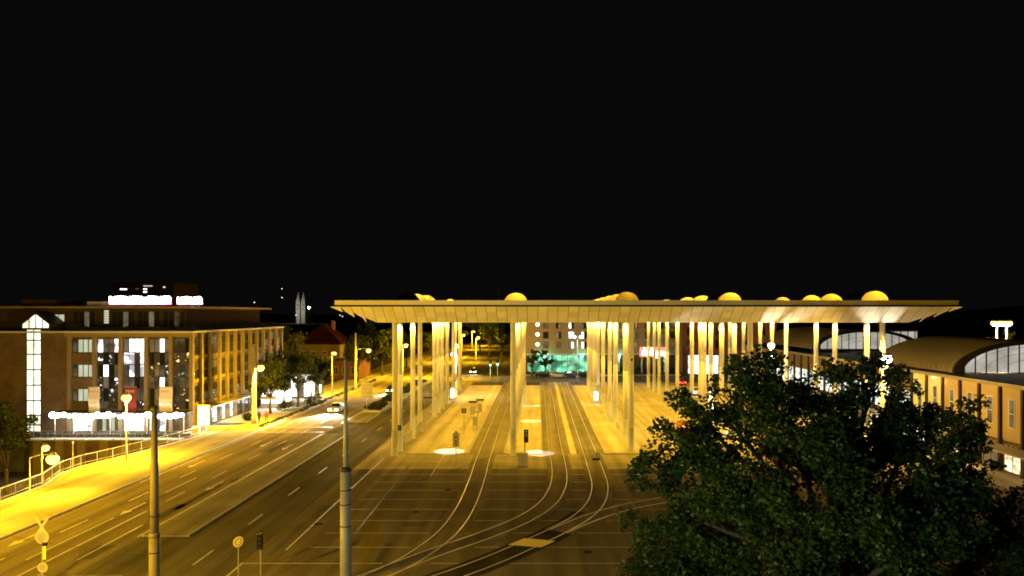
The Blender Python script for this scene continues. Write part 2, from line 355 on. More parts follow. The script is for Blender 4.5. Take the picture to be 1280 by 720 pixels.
# dark drain slot on plaza
a = G(445, 664); b_ = G(510, 582)
MB().quad((a[0], a[1], .007), (a[0]+.16, a[1], .007), (b_[0]+.16, b_[1], .007), (b_[0], b_[1], .007)).build('drain_slot', m_dark, plaza)
for px, py, r in ((398, 655, .35), (520, 640, .3), (735, 690, .32), (560, 612, .3), (250, 640, .33)):
    g = G(px, py); MB().lathe((g[0], g[1], .004), [(r, 0), (r, .006)], 18).build('manhole_cover', m_bedd, plaza if g[0] > -19 else road)
# platforms under the canopy
def platform(x0, x1, y0, y1, label):
    t = thing('tram_platform', label, 'platform', ((x0+x1)/2, y0, 0))
    MB().box(x0+.22, x1-.22, y0+.22, y1, -.01, .09).build('paving', m_plat, t)
    ks = MB().box(0, .22, 0, 1.97, -.01, .096).mesh('kerb_stone', m_kerb); y = y0
    while y < y1-1.9:
        for x in (x0, x1-.22): put('kerb_stone', ks, t, (x, y, 0))
        y += 2
    MB().box(x0+.22, x1-.22, y0, y0+.22, -.01, .094).build('end_kerb', m_kerb, t); return t
for xa, xb in ((-19, 12.2), (12.2, 47.5)): sheet('plaza_light_apron', m_bus, xa, xb, 76, 83.99, .003)  # paler sheet: edge of the canopy's light put into the paving colour
platform(-15.0, -7.8, 84, 164, 'wide paved tram platform beside the road-side row of columns')
platform(-3.9, .55, 84, 164, 'narrow paved island platform around the single middle row of columns')
platform(7.6, 12.2, 84, 164, 'paved platform around the column row between trams and bus lane')
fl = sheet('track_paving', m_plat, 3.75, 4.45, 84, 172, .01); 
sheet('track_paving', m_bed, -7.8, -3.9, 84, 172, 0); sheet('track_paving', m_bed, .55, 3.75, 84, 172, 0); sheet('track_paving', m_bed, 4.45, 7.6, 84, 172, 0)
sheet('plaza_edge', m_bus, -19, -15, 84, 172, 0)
def track(cl, label, bed=m_bed, sub=True, ex=None):
    P = [Vector((x, y, 0)) for x, y in cl]; pts = []
    for i in range(len(P)-1):                   # Catmull-Rom
        p0, p1, p2, p3 = P[max(i-1, 0)], P[i], P[i+1], P[min(i+2, len(P)-1)]
        n = max(2, int((p2-p1).length/1.2))
        for k in range(n):
            t = k/n; pts.append(.5*((2*p1)+(p2-p0)*t+(2*p0-5*p1+4*p2-p3)*t*t+(3*p1-p0-3*p2+p3)*t**3))
    pts.append(P[-1]); off = []
    for i, p in enumerate(pts):
        d = (pts[min(i+1, len(pts)-1)]-pts[max(i-1, 0)]).normalized(); off.append(Vector((d.y, -d.x, 0)))
    t = thing('tram_track', label, 'tram track', P[0])
    def strip(a, b, z0, z1, name, m):
        s = MB(); s.loft([[p+o*a+Vector((0, 0, z0)), p+o*a+Vector((0, 0, z1)), p+o*b+Vector((0, 0, z1)), p+o*b+Vector((0, 0, z0))] for p, o in zip(pts, off)])
        s.build(name, m, t)
    TR[0] += .0045
    if bed:
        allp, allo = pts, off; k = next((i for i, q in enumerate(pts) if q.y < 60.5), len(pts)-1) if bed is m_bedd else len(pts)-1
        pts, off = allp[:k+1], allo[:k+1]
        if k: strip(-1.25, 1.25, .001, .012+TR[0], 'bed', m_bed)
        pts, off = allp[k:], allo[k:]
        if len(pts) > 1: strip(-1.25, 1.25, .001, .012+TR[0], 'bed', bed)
        pts, off = allp, allo
    for g in (-.76, .70): strip(g, g+.085, .002, .034+TR[0], 'rail', m_rail); strip(g+(.07 if g < 0 else -.05), g+(.12 if g < 0 else 0), .002, .018+TR[0], 'groove', m_bedd)
    return t
TR = [0]
track([(-6, 172), (-6, 120), (-6, 84), (-5.85, 72), (-5.9, 62), (-6.35, 55.5), (-7, 52), (-7.9, 49), (-8.9, 46.6), (-11, 43), (-14, 39.5)], 'curved tram track bending to the road from beside the wide platform')
track([(2.15, 172), (2.1, 120), (2.1, 92), (2.2, 74), (1.55, 65.8), (.35, 60.7), (-1.5, 56.7), (-4, 53), (-6.9, 49.4), (-10, 45), (-13, 41)], 'middle tram track curving left beside the island platform')
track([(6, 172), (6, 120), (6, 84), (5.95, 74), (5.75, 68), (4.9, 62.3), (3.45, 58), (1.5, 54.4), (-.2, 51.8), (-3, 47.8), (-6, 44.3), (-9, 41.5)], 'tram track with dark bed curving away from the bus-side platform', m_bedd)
track([(22, 68.5), (16, 66), (11, 63.4), (7.2, 60.9), (4, 57.6), (1.55, 54.2)], 'tram branch track joining the dark bed from the tree side')
p = MB(); c = Vector((-.35, 51.5, .058)); 
p.poly([c+Vector(v) for v in ((-1.7, -.5, 0), (.6, -1.1, 0), (1.6, .35, 0), (-.6, 1.0, 0))]); 
tag(p.build('point_machine_cover', m_ysign), 'pale metal cover plate lying between the rails of the dark track', 'cover plate')

# ------------------------------------------------------------------ the canopy
CX0, CX1, CY0, CY1 = -21.9, 44.9, 78.0, 170.0
SLO, SLY, ZT, ZB = 4.4, 2.7, 16.74, 15.04
can = thing('station_canopy', 'huge flat white canopy on tall slender columns over the tram stop', 'canopy', (11.5, 78, 0))
MB().box(CX0+.45, CX1-.45, CY0+.1, CY1-.4, 16.92, 17.36).build('roof_slab', m_fascia, can)
MB().box(CX0+.7, CX1-.7, CY0+.35, CY1-.7, 16.7, 16.92).build('shadow_gap', m_dark, can)
cap = MB(); x = CX0+.45
capm = MB().box(0, 2.17, -.03, .3, 17.30, 17.40).mesh('roof_edge_cap', m_fascia)
while x < CX1-2: put('roof_edge_cap', capm, can, (x, CY0+.07, 0)); x += 2.2
MB().box(CX0+SLO, CX1-SLO, CY0+SLY, CY1-SLY, ZB, ZB+.1).build('soffit', m_white, can)
sd = MB()   # side and back slopes
i0, i1, j0, j1 = CX0+SLO, CX1-SLO, CY0+SLY, CY1-SLY
sd.quad((CX0, CY1, ZT), (CX0, CY0, ZT), (i0, j0, ZB), (i0, j1, ZB)); sd.quad((CX1, CY0, ZT), (CX1, CY1, ZT), (i1, j1, ZB), (i1, j0, ZB)); sd.quad((CX1, CY1, ZT), (CX0, CY1, ZT), (i0, j1, ZB), (i1, j1, ZB))
sd.build('side_soffit', m_white, can)
MB().quad((CX0, CY0, ZT+.05), (CX1, CY0, ZT+.05), (i1, j0, ZB+.05), (i0, j0, ZB+.05)).build('soffit_backing', m_dark, can)
NP = 61; pw = (CX1-CX0)/NP; NR = 3; gap = .022
_n = m_white.node_tree; _oi = _n.nodes.new('ShaderNodeObjectInfo'); _mr = _n.nodes.new('ShaderNodeMapRange'); _mr.inputs[3].default_value = .86; _mr.inputs[4].default_value = 1.06
_vs = _n.nodes.new('ShaderNodeVectorMath'); _vs.operation = 'SCALE'; _bs = _n.nodes['Principled BSDF']; _src = _bs.inputs['Base Color'].links[0].from_socket
_n.links.new(_oi.outputs['Random'], _mr.inputs[0]); _n.links.new(_src, _vs.inputs[0]); _n.links.new(_mr.outputs[0], _vs.inputs['Scale']); _n.links.new(_vs.outputs[0], _bs.inputs['Base Color'])
pm = {}
def panel_pt(x, t): return (x, CY0+SLY*t, ZT+(ZB-ZT)*t)
for r in range(NR):
    t0, t1 = r/NR+.006, (r+1)/NR-.006
    for k in range(NP):
        xa, xb = CX0+k*pw+gap, CX0+(k+1)*pw-gap
        l0, l1, r0, r1 = CX0+SLO*t0, CX0+SLO*t1, CX1-SLO*t0, CX1-SLO*t1
        pts = [(max(xa, l0), t0), (min(xb, r0), t0), (min(xb, r1), t1), (max(xa, l1), t1)]
        if pts[1][0]-pts[0][0] < .05: continue
        if pts[2][0] < pts[3][0]: pts = pts[:3] if xa < 0 else pts[:2]+[pts[3]]
        if pts[0] == (xa, t0) and len(pts) == 4 and pts[1][0] == xb and pts[2][0] == xb and pts[3][0] == xa:
            if r not in pm:
                b = MB(); P4 = [Vector(panel_pt(q[0]-xa, q[1])) for q in pts]; dn = Vector((0, .012, -.03))
                b.loft([[q for q in P4], [q+dn for q in P4]]); pm[r] = b.mesh('soffit_panel', m_white)
            put('soffit_panel', pm[r], can, (xa, 0, 0))
        else:
            P4 = [Vector(panel_pt(*q)) for q in pts]; dn = Vector((0, .012, -.03)); MB().loft([P4, [q+dn for q in P4]]).build('soffit_panel', m_white, can)
# columns: x of the row -> depths
ROWS = {-16.0: [82.9, 85.9, 94.8, 100.6, 114.6, 119.2, 124.2, 131, 140.5, 144, 152.3],
        -2.75: [83.2, 94, 104, 116, 128, 141, 153],
        10.75: [85.0, 90.4, 102, 110, 121.5, 131.5, 140, 148.5, 156],
        24.0: [83.5, 90.3, 96.4, 102.5, 106.5, 109, 115, 127, 137, 146, 152, 160],
        39.0: [83.6, 87.6, 97, 103.5, 116, 123, 129.5, 140, 150]}
colm = MB().lathe((0, 0, 0), [(.315, 2.9), (.31, 8.93), (.29, 8.95), (.29, 9.01), (.31, 9.03), (.30, 15.05)], 20).mesh('column', m_col, True)
slvm = MB().lathe((0, 0, 0), [(.46, 0), (.46, .05), (.36, .06), (.36, 2.86), (.345, 2.9), (.32, 2.95)], 20).mesh('column_sleeve', m_sleeve, True)
fitm = MB().lathe((0, 0, 0), [(.16, 0), (.16, .06), (.05, .065)], 12).mesh('downlight', m_steel)
CANP = 1150
for X, ds in ROWS.items():
    for i, d in enumerate(ds):
        c = put('column', colm, can, (X, d, 0)); put('column_sleeve', slvm, c, (X, d, 0))
        if i and not (i % 5 == 3 and X < 10):
            dd = d-.62 if X != 10.75 else d-.6
            f = put('downlight', fitm, can, (X, dd, ZB-.06)); light(f, (X, dd, ZB-.10), CANP*(1.15 if X > 0 else .8), (1, .62, .07), 'SPOT', .1, 116, .55, (X, dd, 0), 'downlight_lamp')
# open floor lights between the rows
for X in (-10, 3.9, 17.5, 31):
    for d in (88, 103, 119, 137, 156):
        f = put('downlight', fitm, can, (X, d, ZB-.06)); light(f, (X, d, ZB-.1), 8200 if X > 0 else 6000, WRM, 'SPOT', .15, 122, .7, (X, d, 0), 'downlight_lamp')
for X, d, p_ in ((-10.2, 86, 1500), (.2, 85.2, 1300), (-1.0, 110, 500), (-1, 128, 500)):    # white pools on the platforms
    f = put('downlight', fitm, can, (X, d, ZB-.06)); light(f, (X, d, ZB-.1), p_*20, (1, .95, .85), 'SPOT', .08, 15, .6, (X, d-.6, 0), 'downlight_lamp')
for sx, sy, tx in ((10.75, 85.0, 17.2), (24, 83.5, 25.3), (24, 83.5, 28.3), (39, 83.6, 35.6), (39, 83.6, 38.0)):  # added spots, not existing fittings, throwing bright patches onto the fascia
    f = MB().box(sx-.12, sx+.12, sy-.62, sy-.38, 10.6, 10.85).build('added_uplight', m_dark, can)
    light(f, (sx+(tx-sx)*.06, sy-.66, 10.95), 2600, (1, .88, .62), 'SPOT', .05, 24, .9, (tx, 79.2, 16.0), 'added_uplight_lamp')
domem = MB().lathe((0, 0, 0), [(1.45*math.cos(a), 1.22*math.sin(a)) for a in [math.pi/2*i/8*.995 for i in range(9)]], 24).mesh('skylight_dome', m_dome, True)
domeo = domem.copy(); domeo.materials[0] = m_domeoff
rimm = MB().lathe((0, 0, 0), [(1.55, -.02), (1.57, .10), (1.45, .12), (1.43, .0)], 24).mesh('dome_rim', m_fascia)
LIT = [(-16, 96), (-16, 105), (-16, 134), (-16, 160), (-2.75, 92), (-2.75, 140), (10.75, 88, .35), (10.75, 98), (10.75, 108), (10.75, 118), (10.75, 128), (10.75, 138), (10.75, 150),
       (24, 91), (24, 106.6), (24, 117), (24, 136), (24, 148), (24, 161), (39, 84.3), (39, 97), (39, 104), (39, 116.6)]
for q in LIT:
    o = put('skylight_dome', domem, can, (q[0], q[1]+1.2, 17.4)); put('dome_rim', rimm, o, (q[0], q[1]+1.2, 17.36))
    light(o, (q[0]+.1, q[1]+.9, 17.75), 62*(q[2] if len(q) > 2 else random.uniform(.75, 1.15)), (1, .74, .25), 'POINT', .15, name='added_dome_lamp')  # added inside the dome in place of light shining up from below
for X, d in ((-16, 90), (39, 89), (39, 132), (24, 98), (-2.75, 102)):
    o = put('skylight_dome', domeo, can, (X, d+1.2, 17.4)); put('dome_rim', rimm, o, (X, d+1.2, 17.36))
for X in (-14, -5, 6, 17, 29, 36): MB().tube([(X, 96, 17.3), (X, 96, 19.2)], .03, 5).build('lightning_rod', m_steel, can)

# ------------------------------------------------------------------ street lamps
POW = 2.7
def street_lamp(x, y, zl, label, power, group=None, ax=.9, ay=0, ht=None, r=.11, base=0, globe=.5, color=SOD, gm=None, m=None, two=False):
    t = thing('street_lamp', label, 'street lamp', (x, y, base), group); m = m or m_conc; gm = gm or m_glob
    ht = ht or zl+.1
    MB().tube([(x, y, base-.05), (x, y, base+1.2), (x, y, base+1.25), (x, y, ht)], [r*1.35, r*1.3, r, r*.62], 12).build('pole', m, t, smooth=True)
    for s in ((1, -1) if two else (1,)):
        if ax or ay: MB().tube([(x, y, zl+.12), (x+s*ax*.5, y+s*ay*.5, zl+.42), (x+s*ax, y+s*ay, zl+.36)], .05, 8).build('arm', m_steel, t)
        hx, hy = x+s*ax, y+s*ay
        h = MB().lathe((hx, hy, zl), [(globe*.15, globe*1.2), (globe*.5, globe*1.0), (globe*.62, globe*.62), (globe*.6, globe*.58)], 14).build('lamp_head', m_steel, t, smooth=True)
        MB().ball((hx, hy, zl), globe*.98, 14, 8, .85).build('globe', gm, h, smooth=True)
        if power: light(h, (hx, hy, zl-globe*.95), power*POW, color, 'POINT', .15)
    return t
gsl = 'street lamps along the far pavement'
street_lamp(-40.8, 106.4, 8.2, 'street lamp on a thick pale concrete mast at the pavement by the brown office', 7500, ax=.95, ht=11.6, r=.32)
street_lamp(-44.4, 79.8, 6.9, 'slim street lamp standing at the railing before the red banner', 9000, ax=0, r=.07, m=m_steel)
p = A(57, 560, 71.8); street_lamp(p.x-.35, p.y, p.z, 'smaller of two lit lamps by the railing, on a slim post', 800, ax=.35, r=.07, base=-5, globe=.34, m=m_steel)
p = A(66, 574, 64); street_lamp(p.x-2, p.y, p.z, 'big glaring lamp leaning over the railing below the stairwell wall', 1300, ax=2, r=.07, base=-5, globe=.52, m=m_steel)
p = A(91, 553, 80); street_lamp(p.x, p.y, p.z, 'unlit slim lamp post behind the railing below the bright terrace', 0, ax=0, r=.06, globe=.12, base=-5, m=m_steel, gm=m_plate)
street_lamp(-40.0, 144, 8.2, 'lit street lamp on a slim pole in front of the red roofed house', 4500, ax=.3, r=.09)
street_lamp(-37.9, 154, 8.3, 'street lamp on a long arm from a thick mast before dark trees', 5000, ax=2.7, ht=12, r=.26)
for X, d in ((-33.2, 182), (-32.6, 240), (-27.5, 267), (-29, 327), (-20, 240), (-28.6, 365), (-20.5, 181)):
    street_lamp(X, d, 8.2, 'small distant street lamp along the road beyond the columns', 8000, gsl, ax=.8, r=.1)
street_lamp(-17.2, 141, 8.2, 'bright white street lamp seen between the road-side columns', 2000, ax=1.2, r=.1, color=(1, .7, .3), gm=m_globw, m=m_steel)
# the row goes on towards the viewer
for X, d, zl, pw_ in ((-46.0, 52, 7.4, 6500), (-46.0, 28, 7.4, 6500), (-25.6, 29, 9.0, 9000), (-26.7, 2, 9, 11000)):
    street_lamp(X, d, zl, 'street lamp of the row continuing along the road towards the tram crossing', pw_, 'lamps of the row before the crossing', ax=.9, r=.1)
street_lamp(-6, 8, 11, 'plaza lamp with greenish white light before the tram junction', 5500, ax=.8, r=.1, color=(.78, 1, .58), gm=m_globw)
p = A(722, 421, 172); street_lamp(p.x, p.y, p.z, 'double headed white lamp before the beige hotel', 700, ax=.75, r=.06, globe=.32, color=WHT, gm=m_globw, m=m_steel, two=True)
p = A(1105, 445, 80); street_lamp(p.x+.3, p.y, p.z-.3, 'glaring lantern beside the corner column before the barrel roof', 3600, ax=0, r=.08, globe=.55, color=(1, .6, .12), gm=m_globw, m=m_steel)
p = A(964, 432, 112); street_lamp(p.x, p.y, p.z, 'lit lantern rising above the tree among the columns, upper of a pair', 2000, ax=0, r=.08, globe=.5, color=(1, .62, .12), gm=m_globw, m=m_steel)
p = A(964, 447, 108); street_lamp(p.x, p.y, p.z, 'lit lantern rising above the tree among the columns, lower of a pair', 1500, ax=0, r=.08, globe=.4, color=(1, .62, .12), gm=m_globw, m=m_steel)
p = A(893, 509, 100); street_lamp(p.x, p.y, p.z, 'small cool white lamp at the left flank of the big tree', 700, ax=0, r=.05, globe=.4, color=(.8, .95, 1), gm=glow('cool_glow', (.7, 1, .95), 10), m=m_steel)
for px in (1246, 1258):
    p = A(px, 404, 150); street_lamp(p.x, p.y, p.z, 'tall orange floodlight mast behind the barrel roof', 5000, 'floodlight masts behind the hall', ax=.6, r=.12, globe=.6, color=(1, .6, .25), gm=glow('orange_glow', (1, .52, .14), 2.6), m=m_steel, two=True)

# ------------------------------------------------------------------ overhead line masts in the foreground
def mast(px, d, prof, label, m):
    x = XA(px, d); t = thing('overhead_line_mast', label, 'mast', (x, d, 0))
    MB().lathe((x, d, 0), prof[0], 20).build('base_tube', m, t, smooth=True)
    MB().lathe((x, d, 0), prof[1], 16).build('upper_tube', m, t, smooth=True)
    MB().lathe((x, d, 0), [(prof[0][-1][0]+.02, prof[0][-1][1]-.12), (prof[0][-1][0]+.02, prof[0][-1][1]), (prof[1][0][0]+.01, prof[0][-1][1]+.1)], 20).build('collar', m_dark if m == m_gpole else m, t, smooth=True)
    for z in prof[2]: MB().lathe((x, d, z), [(prof[0][-1][0]+.018, -.03), (prof[0][-1][0]+.018, .03)], 16).build('band_clamp', m_dark, t)
    MB().lathe((x, d, 0), [(prof[1][-1][0]+.03, prof[1][-1][1]-.25), (prof[1][-1][0]+.03, prof[1][-1][1]), (.05, prof[1][-1][1]+.04)], 14).build('top_cap', m_dark, t, smooth=True)
    return x, d
zz = lambda y, d=36: ZA(y, d)
mast(193, 36, ([(.26, 0), (.245, zz(668))], [(.20, zz(668)), (.19, zz(580)), (.165, zz(578)), (.135, zz(508))], [zz(690), zz(645)]), 'stepped steel mast standing by the road with a dark cap', mat('mast_steel', (.085, .075, .058), .55, .1))
mast(432, 36, ([(.28, 0), (.255, zz(586))], [(.12, zz(586)), (.115, zz(540)), (.095, zz(538)), (.08, zz(443))], [zz(612), zz(630), zz(657)]), 'grey mast with thick painted base and thin dark upper tube', m_gpole)
def wire(pts, label, sag=.4, r=.008, group=None):
    a, b = Vector(pts[0]), Vector(pts[1]); q = []
    for i in range(13):
        t = i/12; p = a.lerp(b, t); p.z -= sag*4*t*(1-t); q.append(p)
    tag(MB().tube(q, r, 5).build('overhead_wire', m_dark), label, 'wire', group)
wire(((XA(193, 36), 36, zz(692)), (XA(-60, 47), 47, ZA(650, 47))), 'span wire from the capped mast out over the road')
wire(((XA(432, 36), 36, zz(657)), (XA(193, 36), 36, zz(648))), 'span wire between the two foreground masts', .25)
wire(((XA(432, 36), 36, zz(612)), (-16, 83, 6.2)), 'contact wire from the grey mast to the road-side columns', .5)
wire(((XA(432, 36), 36, zz(630)), (10.75, 85, 6.2)), 'contact wire from the grey mast to the bus-side columns', .5)
for X in (-6, 2.1, 6): wire(((X, 84, 6.3), (X, 165, 6.3)), 'contact wire above the tram tracks under the canopy', .1, .018, 'contact wires under the canopy')

# ------------------------------------------------------------------ signs and signals at the crossing
x, d = XA(53, 42.3), 42.3
t = thing('crossing_sign', 'level crossing post with diagonal cross, round plates and blue sign seen from behind', 'sign', (x, d, 0))
MB().tube([(x, d, 0), (x, d, ZA(662, d))], .038, 10).build('post', m_steel, t)
zc = ZA(658, d)
for s in (1, -1):
    b = MB(); c = Vector((x, d-.06, zc)); u = Vector((s*.36, 0, .56)); w = Vector((.56, 0, -s*.36)).normalized()*.07
    P4 = [c-u-w, c-u+w, c+u+w, c+u-w]; b.loft([P4, [q+Vector((0, .02, 0)) for q in P4]]); o = b.build('cross_arm', m_wsign, t); o.location.y += .012*s
def disc(parent, name, c, r, m, n=20, inner=None, th=.02):
    b = MB(); ang = [2*math.pi*k/n for k in range(n)]
    if inner is None: b.loft([[(c[0]+r*math.cos(a), c[1]+dy, c[2]+r*math.sin(a)) for a in ang] for dy in (0, th)])
    else:
        b.loft([[(c[0]+q*math.cos(a), c[1]+dy, c[2]+q*math.sin(a)) for a in ang] for q, dy in ((r, 0), (r, th), (inner, th), (inner, 0), (r, 0))], cap=False)
    return b.build(name, m, parent)
disc(t, 'warning_plate', (x, d-.05, ZA(671, d)), .40, m_wsign, inner=.27); disc(t, 'plate_back', (x, d-.03, ZA(671, d)), .36, m_steel)
MB().box(x+.03, x+.24, d-.1, d+.08, ZA(682, d), ZA(678, d)).build('lamp_box', m_black, t)
MB().box(x+.05, x+.2, d-.03, d+.01, ZA(699, d), ZA(683, d)).build('strip_plate', m_ysign, t)
disc(t, 'small_plate', (x+.04, d-.05, ZA(709, d)), .29, m_wsign, inner=.2); disc(t, 'plate_back', (x+.04, d-.03, ZA(709, d)), .25, m_steel)
disc(t, 'blue_plate', (x-.05, d-.07, ZA(723, d)), .26, m_wsign, inner=.22); disc(t, 'blue_face', (x-.05, d-.068, ZA(723, d)), .218, m_blue)
x, d = XA(298, 44.6), 44.6
t = thing('round_road_sign', 'round road sign in lamp-lit yellow on a slim post at the kerb', 'sign', (x, d, 0))
MB().tube([(x, d, 0), (x, d, ZA(672, d))], .035, 10).build('post', m_steel, t)
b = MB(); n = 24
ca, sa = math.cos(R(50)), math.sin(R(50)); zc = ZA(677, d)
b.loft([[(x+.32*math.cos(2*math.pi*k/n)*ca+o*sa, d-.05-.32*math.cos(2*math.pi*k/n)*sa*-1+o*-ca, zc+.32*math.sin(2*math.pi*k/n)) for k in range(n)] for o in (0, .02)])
b.build('sign_face', m_ysign, t)  # yellow of the face is lamp light put into its colour
MB().loft([[(x+q*math.cos(2*math.pi*k/n)*ca+o*sa, d-.05+q*math.cos(2*math.pi*k/n)*sa-o*ca, zc+q*math.sin(2*math.pi*k/n)) for k in range(n)] for q, o in ((.22, .024), (.22, .03), (.17, .03), (.17, .024))], cap=False).build('sign_ring', m_steel, t)
def signal(x, d, zt, label, lit=None, s=1, group=None, post=True):
    t = thing('traffic_signal', label, 'traffic light', (x, d, 0), group)
    MB().tube([(x, d, 0), (x, d, zt+.05)], .05*s, 10).build('post', m_steel, t)
    h = MB().box(x-.15*s, x+.15*s, d-.26*s, d-.04, zt-.9*s, zt).build('signal_head', m_black, t)
    for k in range(3):
        z = zt-(.16+.29*k)*s
        hood = MB(); n = 12
        hood.loft([[(x+.12*s*math.cos(math.pi*j/n), d-.26*s-dy, z+.12*s*math.sin(math.pi*j/n)) for j in range(n+1)] for dy in (0, .14*s)], cap=False, closed=False)
        hood.build('hood', m_black, h)
        disc(h, 'lens', (x, d-.275*s, z), .10*s, (m_green if k == 2 else m_dark) if lit else m_dark, 14)
    if lit: light(h, (x, d-.45*s, zt-.74*s), lit, (.08, 1, .75), radius=.08)
    return t
signal(XA(326, 44.4), 44.4, ZA(667, 44.4), 'dark traffic signal seen from behind on a slim post by the road sign')
MB().ball((XA(326, 44.4), 44.4, ZA(664, 44.4)), .07).build('bracket_cap', m_black, bpy.data.objects['traffic_signal'])
signal(XA(546, 160), 158, ZA(458, 158), 'green traffic light shining between the road-side columns', 260, 1.9)
for i, (px, py, dd) in enumerate(((613, 450, 182), (622, 449, 186))):
    signal(XA(px, dd), dd, ZA(py, dd), 'green traffic light at the street beyond the canopy', 200, 1.7, 'green signals beyond the canopy')
x, d = XA(458.5, 119.5), 119.5
t = thing('information_board', 'tall grey board seen from behind on the planted median', 'board', (x, d, 0))
MB().tube([(x, d, .1), (x, d, 5.2)], .06, 8).build('post', m_steel, t)
MB().box(XA(451, d), XA(466.5, d), d-.12, d-.07, ZA(498, d), ZA(478, d)).build('panel', m_steel, t)
for k in range(4): MB().box(XA(451.6, d), XA(466, d), d-.16, d-.12, ZA(496-5*k, d)-.03, ZA(496-5*k, d)+.03).build('stiffener', m_gpole, t)
disc(t, 'lamp_disc', (x+.3-.4, d, ZA(473.5, d)), .28, m_wsign)

# railing along the pavement edge
rl = thing('pavement_railing', 'long low railing with glass-like mesh along the yellow pavement edge', 'railing', (EDGE[1][0], 40, .25))
top = [(x+.12, y, 1.32) for x, y in EDGE if y > 30]; top = [(EDGE[1][0]+.12, 20, 1.32)]+top
MB().tube(top, .05, 8).build('top_rail', m_steel, rl, smooth=True)
MB().tube([(x, y, .5) for x, y, z in top], .03, 6).build('bottom_rail', m_steel, rl, smooth=True)
acc = 0
for a, b in zip(top[:-1], top[1:]):
    a, b = Vector(a), Vector(b); n = max(1, round((b-a).length/2.2))
    for k in range(n):
        p = a.lerp(b, k/n); MB().box(p.x-.035, p.x+.035, p.y-.035, p.y+.035, .24, 1.33).build('post', m_steel, rl)
        q = a.lerp(b, (k+.03)/n); q2 = a.lerp(b, (k+.97)/n)
        f = MB()
        for j in range(9):
            w = q.lerp(q2, j/8); f.tube([(w.x, w.y, .5), (w.x, w.y, 1.3)], .014, 4)
        f.build('mesh_infill', m_steel, rl)

# ------------------------------------------------------------------ windows
def window(parent, x0, x1, z0, z1, y, ncol=2, pane=m_glass, frame=m_frame, fw=.07, nrow=1, axis='y', sign=-1, panes=None, dep=.06):
    """a window in a wall facing -Y (axis y) or +X/-X (axis x): frame with separate panes"""
    def bx(b, u0, u1, v0, v1, p0, p1):
        if axis == 'y': b.box(u0, u1, min(y+sign*p0, y+sign*p1), max(y+sign*p0, y+sign*p1), v0, v1)
        else: b.box(min(y+sign*p0, y+sign*p1), max(y+sign*p0, y+sign*p1), u0, u1, v0, v1)
    b = MB(); W = (x1-x0)/ncol; Hh = (z1-z0)/nrow
    for i in range(ncol+1): xx = x0+i*W; bx(b, xx-fw/2, xx+fw/2, z0, z1, 0, dep)
    for j in range(nrow+1): zz_ = z0+j*Hh; bx(b, x0-fw/2, x1+fw/2, zz_-fw/2, zz_+fw/2, 0, dep+.004)
    f = b.build('window', frame, parent); k = 0
    for j in range(nrow):
        for i in range(ncol):
            b = MB(); bx(b, x0+i*W+fw/2-.005, x0+(i+1)*W-fw/2+.005, z0+j*Hh+fw/2-.005, z0+(j+1)*Hh-fw/2+.005, .005, .03)
            b.build('pane', panes[k % len(panes)] if panes else pane, f); k += 1
    return f
# ------------------------------------------------------------------ left: brown brick office block
FY = 100.5; SX = -47.0
ob = thing('office_building', 'long brown brick office block with concrete fins and bright terrace', 'building', (-60, 101, 0))
MB().box(-100, SX-.35, FY+.35, 136, -5, 13.35).build('wall', m_brick, ob)
MB().box(-100, -63.9, FY, FY+.34, -5, 13.3).build('brick_face', m_brick, ob)
for px in (87, 118.3, 151, 183, 214, 239.5):
    x = XA(px, FY); MB().box(x-.24, x+.24, FY-.22, FY+.36, -.6, 13.35).build('pilaster', m_pil, ob)
bays = [XA(q, FY) for q in (87, 118.3, 151, 183, 214, 239.5)]
MB().box(-64.2, SX+.1, FY-.28, FY+.3, 12.85, 13.36).build('cornice', m_pil, ob)
MB().box(-100, SX+.3, FY-.5, 136.4, 13.37, 13.62).build('roof_edge', m_conc, ob)
rowsz = [(10.7, 12.5), (7.35, 9.05), (4.05, 5.8)]
x0, x1 = bays[0]+.3, bays[1]-.3
for z0, z1 in rowsz:
    window(ob, x0, x1, z0, z1, FY+.3, 4, m_curt, panes=[m_room, m_curt, m_curt, m_curt], fw=.1)
    MB().box(x0-.05, x1+.05, FY+.0, FY+.34, z0-1.62, z0-.06).build('spandrel', m_brick, ob)
tab = {1: [m_roomw, m_room, m_glass, m_room], 2: [m_room, m_roomw, m_roomw, m_roomw], 3: [m_glass, m_room, m_rooma, m_glass], 4: [m_rooma, m_glass, m_rooma, m_glass]}
for bi in (1, 2, 3, 4):
    x0, x1 = bays[bi]+.28, bays[bi+1]-.28; n = 4 if bi < 4 else 3
    zs = [3.0, 4.05, 5.8, 7.35, 9.05, 10.7, 12.6]
    for j in range(6):
        vis = j % 2 == 1
        ps = [random.choice([m_glass, m_room, m_rooma if bi > 2 else m_room, m_spark if bi < 3 else m_sparka, m_spark if bi < 4 else m_sparkt]) for _ in range(n)]  # mirror reflections of the bay glass put in as glowing panes
        if bi == 2 and j in (3, 4, 5): ps = [m_roomw if random.random() < (.95 if j == 4 else .6) else m_room for _ in range(n)]
        if bi == 3 and j in (2, 5): ps = [m_rooma, m_room, m_roomw, m_rooma]
        if bi == 1 and j == 5: ps = [m_roomw, m_room, m_room, m_roomw]
        if bi == 1 and j == 3: ps = [m_glass, m_roomw, m_glass, m_room]
        window(ob, x0, x1, zs[j]+.02, zs[j+1]-.02, FY+.3, n, panes=ps, fw=.09 if vis else .06, frame=m_frame)
